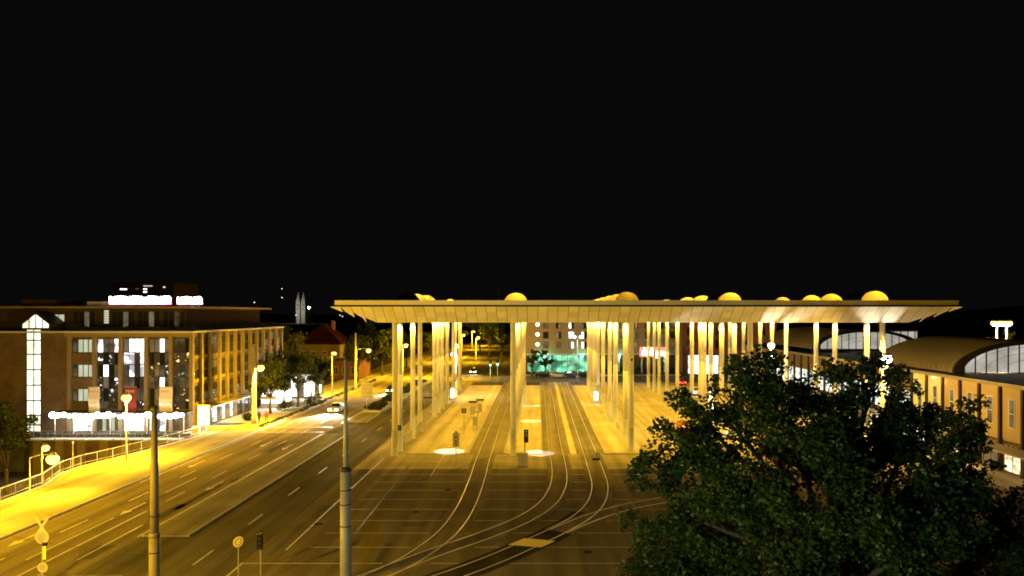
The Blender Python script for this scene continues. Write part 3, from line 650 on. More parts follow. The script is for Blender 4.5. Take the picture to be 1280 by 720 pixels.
# stairwell
xs0, xs1 = XA(33.5, FY), XA(51.5, FY)
zs = [-5, -2.2, .9, 2.2, 4.2, 6.3, 8.4, 10.5, 12.4, 13.9]
for j in range(len(zs)-1): window(ob, xs0, xs1, zs[j], zs[j+1]-.05, FY, 2, panes=[m_stair], fw=.12)
g0, g1 = XA(28.5, FY), XA(62, FY); gm_ = (g0+g1)/2; zb, ze, zp = 14.0, 14.6, 16.0
MB().poly([(g0, FY-.05, zb), (g1, FY-.05, zb), (g1, FY-.05, ze), (gm_, FY-.05, zp), (g0, FY-.05, ze)]).build('gable_glazing', m_stair, ob)
MB().tube([(g0, FY-.12, zb), (g0, FY-.12, ze), (gm_, FY-.12, zp), (g1, FY-.12, ze), (g1, FY-.12, zb), (g0, FY-.12, zb)], .07, 6).build('gable_frame', m_frame, ob)
for q in (.25, .5, .75): xx = g0+(g1-g0)*q; MB().box(xx-.05, xx+.05, FY-.12, FY-.04, zb, zp-abs(q-.5)*2.8).build('gable_mullion', m_frame, ob)
MB().poly([(g0-.1, FY, 13.6), (g0-.1, FY+6, 13.6), (g0-.1, FY+6, ze), (g0-.1, FY, ze)]).poly([(g1+.1, FY, 13.6), (g1+.1, FY+6, 13.6), (g1+.1, FY+6, ze), (g1+.1, FY, ze)]).poly([(g0-.1, FY, ze), (gm_, FY, zp+.06), (gm_, FY+6, zp+.06), (g0-.1, FY+6, ze)]).poly([(g1+.1, FY, ze), (gm_, FY, zp+.06), (gm_, FY+6, zp+.06), (g1+.1, FY+6, ze)]).build('gable_roof', m_dark, ob)
# penthouse
MB().box(-98, -50, 104, 133, 13.6, 16.72).build('penthouse_wall', m_pent, ob)
MB().box(-99, -48.2, 102.6, 134, 16.74, 17.02).build('penthouse_roof', m_pil, ob)
window(ob, XA(66, 104), XA(81, 104), 14.2, 15.9, 104, 2, panes=[m_curt], fw=.08)
window(ob, XA(130, 104), XA(136.5, 104), 14.6, 16.5, 104, 1, panes=[m_curt], nrow=6, fw=.06)
for a, b in ((92, 119), (140, 168), (172, 200), (204, 232)): window(ob, XA(a, 104), XA(b, 104), 14.1, 16.3, 104, 4, panes=[m_glass, m_glass, m_room], fw=.08)
MB().box(-74, -69, 106, 112, 17.02, 18.0).build('roof_plant_room', m_brown, ob); MB().box(-64, -60.5, 105, 110, 17.02, 17.7).build('roof_plant_room', m_conc, ob)
# street side
fins = [103.4, 106.2, 109.3, 112.1, 115, 117.9, 121, 123.8, 126.7, 129.7, 132.8, 135.8]
for y in fins: MB().box(SX-.36, SX+.18, y-.2, y+.2, -.05 if y < 117 else 3.2, 13.34).build('fin', m_pil, ob)
ys = [FY+.4]+fins
for y0, y1 in zip(ys[:-1], ys[1:]):
    for z0, z1 in ((10.3, 12.7), (7.0, 9.3), (3.75, 6.0)):
        ps = [random.choice([m_glass]*5+[m_room, m_rooma]) for _ in range(4)]
        window(ob, y0+.22, y1-.22, z0, z1, SX-.34, 2, panes=ps, fw=.08, nrow=2, axis='x', sign=1)
        MB().box(SX-.35, SX-.22, y0+.2, y1-.2, z0-.5, z0-.1).build('spandrel', m_pil, ob)
    if y0 > 103: window(ob, y0+.2, y1-.2, .15, 2.5, SX-.34, 2, panes=[m_shopb] if y1 < 117 else [m_rooma, m_glass], fw=.1, axis='x', sign=1)
MB().box(SX-.2, SX+1.4, 104, 117.2, 2.75, 2.95).build('street_awning', m_steel, ob)
for y in (106, 110, 114): light(ob, (SX+.9, y, 2.6), 160, (.85, .97, 1), radius=.2, name='shopfront_lamp')
# terrace
MB().box(-66.6, SX, 96.9, FY-.01, -5, -.62).build('terrace_wall', m_brick, ob)
MB().box(-66.9, SX+.2, 96.6, FY-.005, -.615, -.45).build('terrace_slab', m_conc, ob)
for i in range(7): x = -65.5+i*2.9; MB().box(x-.5, x+.5, 96.62, 96.9, -5, -.62).build('terrace_pier', m_pil, ob)
MB().box(-64.6, SX+.4, 98.3, FY-.25, 2.66, 2.86).build('terrace_awning', m_dark, ob)
for i in range(8): x = -64.3+i*2.45; MB().tube([(x, 98.5, -.45), (x, 98.5, 2.66)], .05, 6).build('awning_post', m_wframe, ob)
bulb = MB().ball((0, 0, 0), .3, 12, 7).mesh('awning_bulb', m_globw, True)
for i in range(24):
    q = put('awning_bulb', bulb, ob, (-64.4+i*.745, 98.1+random.uniform(-.05, .05), 2.45+random.uniform(-.18, .14))); q.scale = [random.choice([.6, .85, 1.1, 1.35])]*3
for i in range(7): light(ob, (-63.6+i*2.6, 97.8, 2.2), 170, (1, .96, .86), radius=.25, name='awning_lamp')
for bi in range(5):
    ps = [[m_shop, m_roomw], [m_rooma, m_curt], [m_shop, m_shop, m_roomw], [m_roomw, m_rooma], [m_rooma]][bi]
    window(ob, bays[bi]+.3, bays[bi+1]-.3, -.4, 2.6, FY+.28, 4 if bi != 1 else 5, panes=ps, fw=.09)
for k in range(21): x = -66+k*.95; MB().box(x-.02, x+.02, 96.75, 96.79, -.45, .6).build('terrace_baluster', m_steel, ob)
MB().box(-66.4, SX, 96.74, 96.80, .6, .66).build('terrace_handrail', m_steel, ob)
# roof planting and letters
def leafcloud(name, m, parent, cents, rad, n, size, flat=1., seed=1, kind=None):
    rg = np.random.default_rng(seed); cents = np.array(cents, float); rad = np.array(rad, float)
    w = rad**2; idx = rg.choice(len(cents), n, p=w/w.sum())
    v = rg.normal(size=(n, 3)); v /= np.linalg.norm(v, axis=1)[:, None]
    r = rad[idx]*(rg.random(n)**.45)*1.0
    c = cents[idx]+v*r[:, None]*np.array([1, 1, flat])
    a = rg.normal(size=(n, 3)); a[:, 2] *= .6; a /= np.linalg.norm(a, axis=1)[:, None]
    b = rg.normal(size=(n, 3)); b -= a*(a*b).sum(1)[:, None]; b /= np.linalg.norm(b, axis=1)[:, None]
    nn = np.cross(a, b); s = size*(.4+1.1*rg.random(n))[:, None]
    L = [c-a*s*.5, c-a*s*.12+b*s*.42+nn*s*.10, c+a*s*.22+b*s*.2, c+a*s*.62, c+a*s*.22-b*s*.2, c-a*s*.12-b*s*.42+nn*s*.10]
    V = np.stack(L, 1).reshape(-1, 3).astype(np.float32)
    o = Vector(woff(parent)) if parent else Vector((0, 0, 0)); V = V-np.array(o, np.float32)
    me = bpy.data.meshes.new(name); base = (np.arange(n)*6)[:, None]
    fq = np.concatenate([base+np.array([0, 1, 2, 3]), base+np.array([0, 3, 4, 5])], 0)
    me.vertices.add(n*6); me.vertices.foreach_set('co', V.ravel())
    me.loops.add(fq.size); me.loops.foreach_set('vertex_index', fq.ravel().astype(np.int32))
    me.polygons.add(len(fq)); me.polygons.foreach_set('loop_start', np.arange(0, fq.size, 4, dtype=np.int32))
    me.update(calc_edges=True); me.validate()
    me.materials.append(m); ob_ = put(name, me, parent, o if parent else (0, 0, 0))
    if kind: ob_['kind'] = kind
    return ob_
leafcloud('roof_planting', m_hedge, ob, [(-64+i*.62, 101.8, 13.85) for i in range(28)]+[(-48.3, 102+i*.8, 13.9) for i in range(42)], [.42]*28+[.5]*42, 6000, .22, seed=3, kind='stuff')
def letters(x0, x1, y, z0, z1, n, label, skip=()):
    t = thing('roof_sign', label, 'sign', ((x0+x1)/2, y, 17.02)); w = (x1-x0)/n
    for k in range(n):       # overexposed strokes, no readable characters
        b = MB(); xa, xb = x0+k*w+.06, x0+(k+1)*w-.06; th = .26
        b.tube([(xa+th/2, y, z0+.1), (xa+th/2, y, z1-.1)], th/2, 8)
        if k % 3 != 1: b.tube([(xb-th/2, y, z0+.1), (xb-th/2, y, z1-.1)], th/2, 8)
        b.tube([(xa+.1, y, z1-.15 if k % 2 else z0+.15), (xb-.1, y, z1-.15 if k % 2 else z0+.15)], th/2, 8); b.tube([(xa+.1, y, (z0+z1)/2), (xb-.1, y, (z0+z1)/2)], th/2, 8)
        b.build('letter', m_signw, t)
    MB().box(x0-.1, x1+.1, y+.14, y+.2, z0-.12, z0+.02).build('magenta_tube', m_mag, t)
    MB().box(x0, x1, y+.2, y+.3, z0-.15, z1-.2).build('backing', m_mag, t)
    for k in range(4): xx = x0+(x1-x0)*(k+.5)/4; MB().box(xx-.04, xx+.04, y+.1, y+.2, 17.02, z0).build('stand', m_steel, t)
letters(XA(136, 103.4), XA(213, 103.4), 103.4, 17.42, 18.5, 8, 'long glaring white roof sign with magenta edge on the office block')
letters(XA(221, 103.4), XA(252, 103.4), 103.4, 17.42, 18.4, 4, 'short glaring white roof sign with magenta edge on the office block')
for px0, px1, m, lb in ((110.5, 124.5, m_ban, 'pale vertical banner hanging beside the curtained windows'), (155.5, 170.5, m_banr, 'red vertical banner hanging over the bright terrace'), (199, 215.5, m_ban, 'pale vertical banner hanging near the building corner')):
    d = 98.9; x0, x1 = XA(px0, d), XA(px1, d); z0, z1 = ZA(519, d), ZA(483.5, d)
    t = thing('banner', lb, 'banner', ((x0+x1)/2, d, z0)); n = 7; b = MB()
    b.loft([[(x0, d+.08*math.sin(i*1.3), z0+(z1-z0)*i/n), (x1, d+.08*math.sin(i*1.3+.6), z0+(z1-z0)*i/n), (x1, d+.02+.08*math.sin(i*1.3+.6), z0+(z1-z0)*i/n), (x0, d+.02+.08*math.sin(i*1.3), z0+(z1-z0)*i/n)] for i in range(n+1)])
    b.build('cloth', m, t); MB().tube([(x0-.1, d, z1), (x1+.1, d, z1)], .03, 6).build('top_bar', m_steel, t)
    for i in range(4): xx = x0+.25+i*.3; MB().box(xx, xx+.17, d-.12, d-.10, z1-.75, z1-.45).build('print', m_text, t)
# advertising pillar by the corner
x, y = G(254.5, 541); y0 = y
t = thing('poster_column', 'brightly backlit poster box on a short foot at the office corner', 'advertising box', (x, y, .12))
MB().box(x-.75, x+.75, y-.12, y+.12, .95, ZA(506, y)).build('casing', m_ysign, t)
MB().box(x-.66, x+.66, y-.14, y-.121, 1.05, ZA(508, y)).build('poster', m_poster, t)
MB().box(x-.35, x-.1, y-.1, y+.1, .1, .95).build('foot', m_steel, t); MB().box(x+.1, x+.35, y-.1, y+.1, .1, .95).build('foot', m_steel, t)
light(t, (x, y-.6, 2.4), 600, (1, .85, .5), radius=.3, name='poster_lamp')
x, y = G(245.5, 545); t = thing('utility_cabinet', 'low yellow lit utility cabinet beside the poster box', 'cabinet', (x, y, .12))
MB().box(x-.5, x+.5, y-.25, y+.25, .12, 1.2).build('box', m_ysign, t); MB().box(x-.55, x+.55, y-.3, y+.3, 1.2, 1.28).build('lid', m_conc, t); MB().box(x-.015, x+.015, y-.265, y-.25, .2, 1.15).build('door_gap', m_dark, t)

# ------------------------------------------------------------------ trees
def tree(name, label, base, height, blobs, nleaf, leaf, m, trunk_r, seed, group=None, per=9, sub=.42, flat=.85):
    rg = random.Random(seed); t = thing(name, label, 'tree', base, group); B = Vector(base)
    fork = B+Vector((0, 0, height*.28)); w = MB()
    w.tube([B-Vector((0, 0, .1)), B+Vector((rg.uniform(-.1, .1), 0, height*.12)), fork], [trunk_r*1.3, trunk_r, trunk_r*.85], 10)
    cents, rads = [], []
    for c, r in blobs:
        c = Vector(c); mid = fork.lerp(c, .5)+Vector((rg.uniform(-.4, .4), rg.uniform(-.4, .4), rg.uniform(.1, .6)))
        w.tube([fork, mid, c], [trunk_r*.55, trunk_r*.34, trunk_r*.12], 7)
        for k in range(per):
            v = Vector((rg.gauss(0, 1), rg.gauss(0, 1), rg.gauss(0, 1))).normalized()*r*rg.uniform(.45, 1.0); v.z *= flat
            s = mid.lerp(c, rg.uniform(.3, 1)); e = c+v
            w.tube([s, s.lerp(e, .55)+Vector((0, 0, rg.uniform(-.1, .3))), e], [trunk_r*.13, trunk_r*.08, trunk_r*.03], 5, False)
            cents.append(tuple(e)); rads.append(r*sub*rg.uniform(.55, 1.2))
            cents.append(tuple(s.lerp(e, .6))); rads.append(r*sub*rg.uniform(.4, .9))
    w.build('trunk', m_bark, t, smooth=True)
    leafcloud('crown', m, t, cents, rads, nleaf, leaf, .8, seed)
    return t
# the big plane tree in the foreground
TD = 31.0
bl = []
for px, py, pr, dy in ((1062, 478, 48, 0), (955, 482, 46, 1), (1000, 545, 80, -1), (893, 505, 40, 2), (880, 560, 58, 0), (812, 588, 34, -1), (845, 640, 60, 0), (930, 610, 70, -3), (1100, 545, 70, 1), (1150, 525, 44, 2),
                       (1208, 528, 34, 0), (1215, 580, 52, -1), (1165, 610, 75, -2), (1060, 640, 90, -4), (1245, 650, 62, 1), (965, 690, 80, -2), (840, 715, 62, 1), (1150, 700, 85, -3), (1060, 740, 90, 0), (900, 740, 70, 2), (1245, 720, 60, 0), (1040, 560, 70, 3), (1008, 488, 42, 2), (925, 465, 26, 0), (850, 500, 20, 1), (845, 540, 30, 0), (1095, 455, 26, 1), (1130, 480, 26, 0), (960, 560, 60, 3.5), (1130, 640, 80, 3), (900, 660, 70, 3.5)):
    d = TD+dy; bl.append((A(px, py, d), pr*d/F))
tree('plane_tree', 'huge dark leafy tree filling the foreground before the station', (12.6, TD, 0), 15, bl, 128000, .15, m_leafbig, .36, 11, per=14, sub=.39)
def small_tree(px, d, zt, wpx, label, seed, group=None, base=0, n=5200, leaf=.3, m=m_leaf):
    x = XA(px, d); r = wpx/2*d/F; rg = random.Random(seed); hb = (zt-base); bl = []
    for k in range(7):
        a = k*2.4; q = rg.uniform(.25, .62); bl.append(((x+r*q*math.cos(a), d+r*q*math.sin(a), base+hb*rg.uniform(.48, .84)), r*rg.uniform(.36, .5)))
    bl.append(((x, d, base+hb-r*.35), r*.4))
    return tree('street_tree', label, (x, d, base), hb, bl, n, leaf, m, .13+hb*.008, seed, group, per=6, sub=.5)
gt = 'street trees along the far pavement'
small_tree(338, 118, 9.2, 66, 'leafy tree close behind the thick concrete lamp mast', 21)
small_tree(372, 126, 9.8, 70, 'tall leafy tree over the bright kiosk', 22)
small_tree(398, 140, 8.2, 46, 'lamp-lit tree between the kiosk and the red roofed house', 23)
small_tree(352, 150, 13.5, 70, 'dark tall tree behind the end of the office block', 24)
for px, d, zt, w, s in ((447, 172, 12.5, 52, 31), (478, 190, 12, 50, 32), (508, 215, 11, 44, 33), (462, 205, 14, 48, 34), (540, 250, 11, 40, 35), (600, 300, 17, 46, 36), (627, 240, 12.5, 30, 38), (612, 270, 14, 36, 37), (570, 320, 12, 36, 39)):
    small_tree(px, d, zt, w, 'dark roadside tree beyond the red roofed house', s, gt, n=3600, leaf=.42)
small_tree(8, 86, 5.6, 70, 'dark tree in the sunken court below the stairwell', 41, base=-5, n=7000, leaf=.28)
small_tree(1262, 168, 12.2, 26, 'small tree glowing yellow under the floodlight masts', 42, n=1800, leaf=.4)
for px, d, s in ((665, 187, 51), (682, 189, 52)): small_tree(px, d, 7, 22, 'young tree before the teal lobby of the hotel', s, 'young trees before the hotel', n=1400, leaf=.35)
def shrub(px, py, w, h, label, seed, group=None):
    x, y = G(px, py); t = thing('shrub', label, 'shrub', (x, y, .12), group); rg = random.Random(seed)
    leafcloud('foliage', m_leaf, t, [(x+rg.uniform(-w, w)*.4, y+rg.uniform(-w, w)*.4, .12+h*rg.uniform(.25, .75)) for _ in range(7)], [w*.3]*7, 900, .2, 1, seed)
    b = MB()
    for k in range(4): b.tube([(x, y, .05), (x+rg.uniform(-w, w)*.3, y+rg.uniform(-w, w)*.3, h*.7)], .02, 4)
    b.build('stem', m_bark, t)
shrub(310, 527, 1.6, 1.2, 'low round shrub beside the concrete lamp mast', 61)
shrub(391, 507, 2.6, 1.8, 'wide roadside shrub beside the oncoming car', 62)
shrub(356, 513, 2.0, 1.3, 'shrub at the foot of the kiosk', 63)
gr = MB(); gx = G(300, 540)
leafcloud('grass_verge', m_leaf, None, [(-38.9+random.uniform(-.5, .5), 104+i*.5, .12) for i in range(150)], [.45]*150, 9000, .16, .25, 5, 'stuff')
# hedge planters on the median
for i, (y0, y1) in enumerate(((119, 127), (131, 139.5), (143.5, 154), (158, 170))):
    t = thing('hedge_planter', 'low clipped hedge block on the road median', 'hedge', (-27, y0, .1), 'hedge blocks on the median')
    MB().box(-29+.8, -25.3, y0, y1, .1, .42).build('planter_wall', m_conc, t)
    rg = random.Random(i); leafcloud('foliage', m_hedge, t, [(rg.uniform(-27.9, -25.6), rg.uniform(y0+.3, y1-.3), rg.uniform(.5, .85)) for _ in range(70)], [.42]*70, 5200, .2, .6, 70+i)

# ------------------------------------------------------------------ cars, people
def car_mesh_parts(t, m_body, L=4.4, W=1.78, front_lit=False, tail_lit=False, hgt=1.45):
    """local: nose towards -Y"""
    hw = W/2
    def ring(y, z0, z1, w): return [(-w*.92, y, z0), (-w, y, z0+.18), (-w, y, z1-.12), (-w*.86, y, z1), (w*.86, y, z1), (w, y, z1-.12), (w, y, z0+.18), (w*.92, y, z0)]
    h = L/2
    MB().loft([ring(-h, .32, .62, hw*.82), ring(-h+.12, .22, .72, hw*.95), ring(-h+.9, .2, .86, hw), ring(-.55, .2, .95, hw), ring(h-1.0, .2, .97, hw), ring(h-.2, .24, .95, hw*.96), ring(h, .34, .8, hw*.86)]).build('body', m_body, t, smooth=False)
    def gr(y, z, w): return [(-w, y, z), (w, y, z)]
    c = MB(); 
    b0 = [(-hw*.88, -.75, .93), (hw*.88, -.75, .93), (hw*.88, h-.55, .95), (-hw*.88, h-.55, .95)]
    b1 = [(-hw*.70, -.02, hgt-.04), (hw*.70, -.02, hgt-.04), (hw*.70, h-1.15, hgt-.04), (-hw*.70, h-1.15, hgt-.04)]
    c.loft([b0, b1]); cb = c.build('windows', m_glass, t)
    r = MB(); r.loft([[(-hw*.71, -.05, hgt-.05), (hw*.71, -.05, hgt-.05), (hw*.71, h-1.1, hgt-.05), (-hw*.71, h-1.1, hgt-.05)], [(-hw*.62, .1, hgt+.02), (hw*.62, .1, hgt+.02), (hw*.62, h-1.25, hgt+.02), (-hw*.62, h-1.25, hgt+.02)]]); r.build('roof', m_body, t)
    for s in (-1, 1):
        for q in (0, 1, 2):
            i = [(b0[0], b1[0]), None, (b0[3], b1[3])][q] if q != 1 else ((-hw*.88, .55, .94), (-hw*.7, .55, hgt-.04))
            MB().tube([(s*-i[0][0]*1.005, i[0][1], i[0][2]), (s*-i[1][0]*1.005, i[1][1], i[1][2])], .035, 5).build('pillar', m_body, t)
        for y in (-h+.85, h-.85):
            b = MB(); n = 16
            b.loft([[(s*(hw-.2+dx), y+rr*math.cos(2*math.pi*k/n), .32+rr*math.sin(2*math.pi*k/n)) for k in range(n)] for dx, rr in ((0, .30), (.03, .32), (.19, .32), (.215, .28))])
            w = b.build('wheel', m_rubber, t)
            MB().loft([[(s*(hw-.2+dx), y+rr*math.cos(2*math.pi*k/n), .32+rr*math.sin(2*math.pi*k/n)) for k in range(n)] for dx, rr in ((.21, .2), (.222, .18))]).build('rim', m_steel, w)
        MB().box(s*hw*.62-.2, s*hw*.62+.2, -h-.0, -h+.14, .55, .70).build('headlight', m_head if front_lit else m_plate, t)
        MB().box(s*hw*.70-.17, s*hw*.70+.17, h-.1, h+.02, .66, .82).build('tail_light', m_tail if tail_lit else m_rsign, t)
        MB().box(s*(hw+.02)-.09, s*(hw+.02)+.09, -.75, -.62, .93, 1.06).build('mirror', m_black, t)
    MB().box(-.26, .26, -h-.02, -h+.1, .38, .49).build('number_plate', m_plate, t); MB().box(-.26, .26, h-.1, h+.025, .5, .61).build('number_plate', m_plate, t)
    MB().box(-hw*.55, hw*.55, -h-.015, -h+.1, .50, .58).build('grille', m_black, t)
paint = {k: mat(k+'_paint', c, .25, .2, var=.0) for k, c in (('silver', (.45, .45, .44)), ('red', (.30, .02, .02)), ('black', (.02, .02, .022)), ('white', (.6, .6, .58)), ('blue', (.03, .05, .12)), ('orange', (.5, .14, .02)))}
def car(x, y, rz, col, label, front=False, tail=False, group=None, beam=0, z=0, hgt=1.45, L=4.4):
    t = thing('car', label, 'car', (0, 0, 0), group)
    car_mesh_parts(t, paint[col], L, 1.78, front, tail, hgt)
    if beam:
        for s in (-.55, .55): light(t, (s, -L/2-.08, .62), beam, (1, .96, .85), 'SPOT', .08, 75, .7, (s*1.3, -L/2-9, -.3), 'headlight_lamp')
    if tail:
        light(t, (0, L/2+.15, .74), 25, (1, .04, .04), radius=.1, name='tail_lamp')
    t.location = (x, y, z); t.rotation_euler = (0, 0, R(rz)); return t
x, y = G(416, 517); car(x, y+2.2, 0, 'silver', 'silver car with glaring headlights driving on the road past the hedge', True, False, beam=45000)
car(XA(487, 148), 150, 2, 'black', 'dark car with lit headlights half hidden behind the first column', True, False, beam=24000)
car(-15.8-1.3, 197, 0, 'black', 'distant car with lit headlights at the crossing beyond the canopy', True, False, beam=6000)
car(XA(853, 164), 166, 180, 'red', 'small red car with lit tail lights under the far canopy', False, True)
car(XA(869, 146), 146, 0, 'white', 'white car with headlights on near the far columns', True, False, beam=800)
car(XA(858, 101), 102, 180, 'orange', 'orange car partly behind the big tree with tail lights on', False, True)
car(XA(882, 92), 93, 180, 'white', 'white car behind the big tree with red tail lights', False, True)
car(XA(905, 108), 110, 180, 'black', 'black taxi-sized car waiting behind the big tree', False, True)
car(XA(1000, 88), 89, 80, 'silver', 'silver car parked before the station hidden by leaves')
car(XA(1060, 84), 85, 80, 'blue', 'blue car parked before the station hidden by leaves')
for i, px in enumerate((680, 697, 714, 731, 748)):
    car(XA(px, 184), 185.5, 90, ['black', 'silver', 'blue', 'black', 'silver'][i], 'parked car in the row before the hotel lobby', group='cars parked before the hotel')
def person(x, y, z, label, jac, rz=0, h=1.74, step=.22):
    me = bpy.data.meshes.new('person')
    s = h/1.74
    J = [((0, 0, .98), .15), ((0, 0, 1.2), .155), ((0, 0, 1.42), .13), ((0, -.01, 1.53), .06), ((0, -.02, 1.62), .10), ((0, -.02, 1.70), .085),
         ((.11, 0, .9), .095), ((.12, -step, .5), .065), ((.12, -step*.9, .09), .045), ((.12, -step*.9-.16, .04), .04),
         ((-.11, 0, .9), .095), ((-.12, step*.7, .5), .065), ((-.12, step*1.2, .1), .045), ((-.12, step*1.2-.15, .04), .04),
         ((.22, 0, 1.40), .06), ((.27, .07, 1.13), .048), ((.27, -.05, .88), .036), ((.27, -.09, .80), .03),
         ((-.22, 0, 1.40), .06), ((-.27, -.05, 1.13), .048), ((-.27, -.16, .9), .036), ((-.27, -.2, .83), .03)]
    E = [(0,1),(1,2),(2,3),(3,4),(4,5),(0,6),(6,7),(7,8),(8,9),(0,10),(10,11),(11,12),(12,13),(2,14),(14,15),(15,16),(16,17),(2,18),(18,19),(19,20),(20,21)]
    me.from_pydata([(p[0]*s, p[1]*s, p[2]*s) for p, r in J], E, []); me.materials.append(jac)
    o = put('person', me, None, (x, y, z)); o.rotation_euler.z = R(rz)
    md = o.modifiers.new('skin', 'SKIN')
    if not me.skin_vertices: 
        bpy.context.view_layer.objects.active = o; 
    for sv, (p, r) in zip(me.skin_vertices[0].data, J): sv.radius = (r*s, r*s)
    me.skin_vertices[0].data[0].use_root = True
    o.modifiers.new('sub', 'SUBSURF').render_levels = 1
    return tag(o, label, 'person')
def cloth_mat(name, jac, leg):
    m = bpy.data.materials.new(name); m.use_nodes = True; N = m.node_tree.nodes; L = m.node_tree.links; b = N['Principled BSDF']; b.inputs['Roughness'].default_value = .85
    tc = N.new('ShaderNodeTexCoord'); sp = N.new('ShaderNodeSeparateXYZ'); r = N.new('ShaderNodeValToRGB'); r.color_ramp.interpolation = 'CONSTANT'
    mm = N.new('ShaderNodeMath'); mm.operation = 'DIVIDE'; mm.inputs[1].default_value = 1.8
    L.new(tc.outputs['Object'], sp.inputs[0]); L.new(sp.outputs[2], mm.inputs[0]); L.new(mm.outputs[0], r.inputs[0]); L.new(r.outputs[0], b.inputs['Base Color'])
    e = r.color_ramp.elements; e[0].color = (.02, .02, .02, 1); e[1].position = .045; e[1].color = (*leg, 1)
    for p_, c in ((.52, jac), (.84, (.42, .25, .18)), (.925, (.03, .02, .015))): q = e.new(p_); q.color = (*c, 1)
    return m
x, y = G(333, 527.5, .12); person(x, y, .12, 'person in a red jacket walking along the pavement under the trees', cloth_mat('red_jacket', (.42, .03, .025), (.02, .02, .03)), 20)
x, y = G(324, 528.5, .12); person(x, y, .12, 'person in dark clothes standing near the lamp mast', cloth_mat('dark_jacket', (.02, .02, .022), (.02, .02, .025)), -30, step=.06)

# ------------------------------------------------------------------ buildings beyond the left street
t = thing('kiosk', 'small bright kiosk glowing white under the street trees', 'kiosk', (-45, 124, .12))
MB().box(-46.6, -42.6, 124.2, 128, .1, 3.1).build('wall', m_beige, t); MB().box(-46.9, -42.2, 123.6, 128.4, 3.1, 3.3).build('roof', m_steel, t)
window(t, -46.4, -42.8, .9, 2.9, 124.2, 4, panes=[m_shop]); window(t, 124.5, 127.8, .9, 2.9, -42.6, 3, panes=[m_shop], axis='x', sign=1)
light(t, (-43.6, 122.6, 2.5), 900, WHT, radius=.3)
t = thing('shop_pavilion', 'glazed shop pavilion glaring white beyond the kiosk', 'pavilion', (-44, 138, .12))
MB().box(-47.5, -42.3, 138.2, 146, .1, 4.4).build('wall', m_beige, t); MB().box(-47.8, -41.9, 137.6, 146.4, 4.4, 4.65).build('roof', m_steel, t)
window(t, -47.2, -42.5, .5, 4.2, 138.2, 4, panes=[m_rooma, m_shop]); window(t, 138.5, 145.8, .5, 4.2, -42.3, 5, panes=[m_shop, m_rooma, m_rooma], axis='x', sign=1)
light(t, (-42.0, 136.8, 3.0), 1400, WHT, radius=.3)
x, y = -43.2, 119
t = thing('parasol', 'open cream parasol beside the kiosk', 'parasol', (x, y, .12))
MB().tube([(x, y, .1), (x, y, 2.9)], .03, 6).build('pole', m_steel, t); MB().lathe((x, y, 2.3), [(1.6, 0), (1.55, .06), (.05, .62)], 8).build('canopy', m_ban, t)
light(t, (x, y, 2.2), 120, WHT, radius=.1)
hs = thing('house', 'pale house with a dark red hipped roof behind the street lamps', 'house', (-55, 185, 0))
MB().box(-60.5, -49.5, 185, 198, 0, 8.3).build('wall', m_pil, hs)
rb = MB(); a0, a1, b0, b1 = -61.2, -48.8, 184.3, 198.7
rb.poly([(a0, b0, 8.3), (a1, b0, 8.3), (-55, 189.5, 13.4)]).poly([(a1, b0, 8.3), (a1, b1, 8.3), (-55, 193.5, 13.4), (-55, 189.5, 13.4)]).poly([(a1, b1, 8.3), (a0, b1, 8.3), (-55, 193.5, 13.4)]).poly([(a0, b1, 8.3), (a0, b0, 8.3), (-55, 189.5, 13.4), (-55, 193.5, 13.4)]).poly([(a0, b0, 8.29), (a0, b1, 8.29), (a1, b1, 8.29), (a1, b0, 8.29)])
r_ = rb.build('roof', m_tile, hs); MB().box(-53.6, -52.8, 192, 193, 11, 14.2).build('chimney', m_red, r_)
for x in (-59, -56.2, -53.4, -51.2):
    for z in (1.4, 4.9): window(hs, x-.5, x+.5, z, z+1.7, 185, 2, nrow=2, panes=[m_glass], frame=m_wframe)
an = thing('brick_annex', 'low red brick annex beside the pale house', 'building', (-47, 178, 0))
MB().box(-50, -43, 178, 190, 0, 4.6).build('wall', m_red, an); MB().box(-50.3, -42.7, 177.7, 190.3, 4.6, 4.9).build('roof', m_dark, an)
for x in (-48.6, -46.5, -44.4): window(an, x-.5, x+.5, 1.3, 3.2, 178, 2, panes=[m_glass], frame=m_wframe)

# ------------------------------------------------------------------ hotel beyond the canopy
HD = 196.0
ht = thing('hotel', 'beige hotel block with teal lit lobby beyond the canopy', 'building', (18, HD, 0))
hx0, hx1 = XA(657, HD), XA(862, HD)
MB().box(hx0, hx1, HD, HD+16, 5.4, 18.2).build('wall', m_beige, ht); MB().box(hx0+.4, hx1, HD+.6, HD+16, 0, 5.39).build('lobby_core', m_frame, ht)
MB().box(hx0-.2, hx1+.2, HD-.3, HD+16.2, 18.2, 18.5).build('roof_edge', m_conc, ht)
MB().box(hx0-.1, hx1+.1, HD-.12, HD, 5.1, 5.4).build('lobby_lintel', m_conc, ht)
for r in range(4):
    z = ZA(435.5, HD)+r*2.62
    for k in range(11):
        px = 679+k*15.9
        if px > 855: continue
        ps = [random.choice([m_glass, m_glass, m_room, m_rooma]), random.choice([m_glass, m_rooma, m_glass])] if r else [m_rooma, m_rooma]
        if k in (2, 3): ps = [random.choice([m_roomw, m_room]), random.choice([m_glass, m_roomw])]
        window(ht, XA(px, HD), XA(px+6.5, HD), z, z+1.75, HD, 2, panes=ps, fw=.08)
    disc(ht, 'round_window', (XA(672, HD), HD-.06, z+1.1), .46, glow('round_window_glow', (1, .97, .9), 3.5) if r == 0 else bpy.data.materials['round_window_glow'], 20, th=.05)
n = 14
for k in range(n):
    a, b = hx0+.5+(hx1-hx0-1)*k/n, hx0+.5+(hx1-hx0-1)*(k+1)/n
    window(ht, a, b, .2, 5.0, HD+.5, 2, panes=[m_teal] if k < 6 else [m_glass, m_glass, m_room], fw=.1)
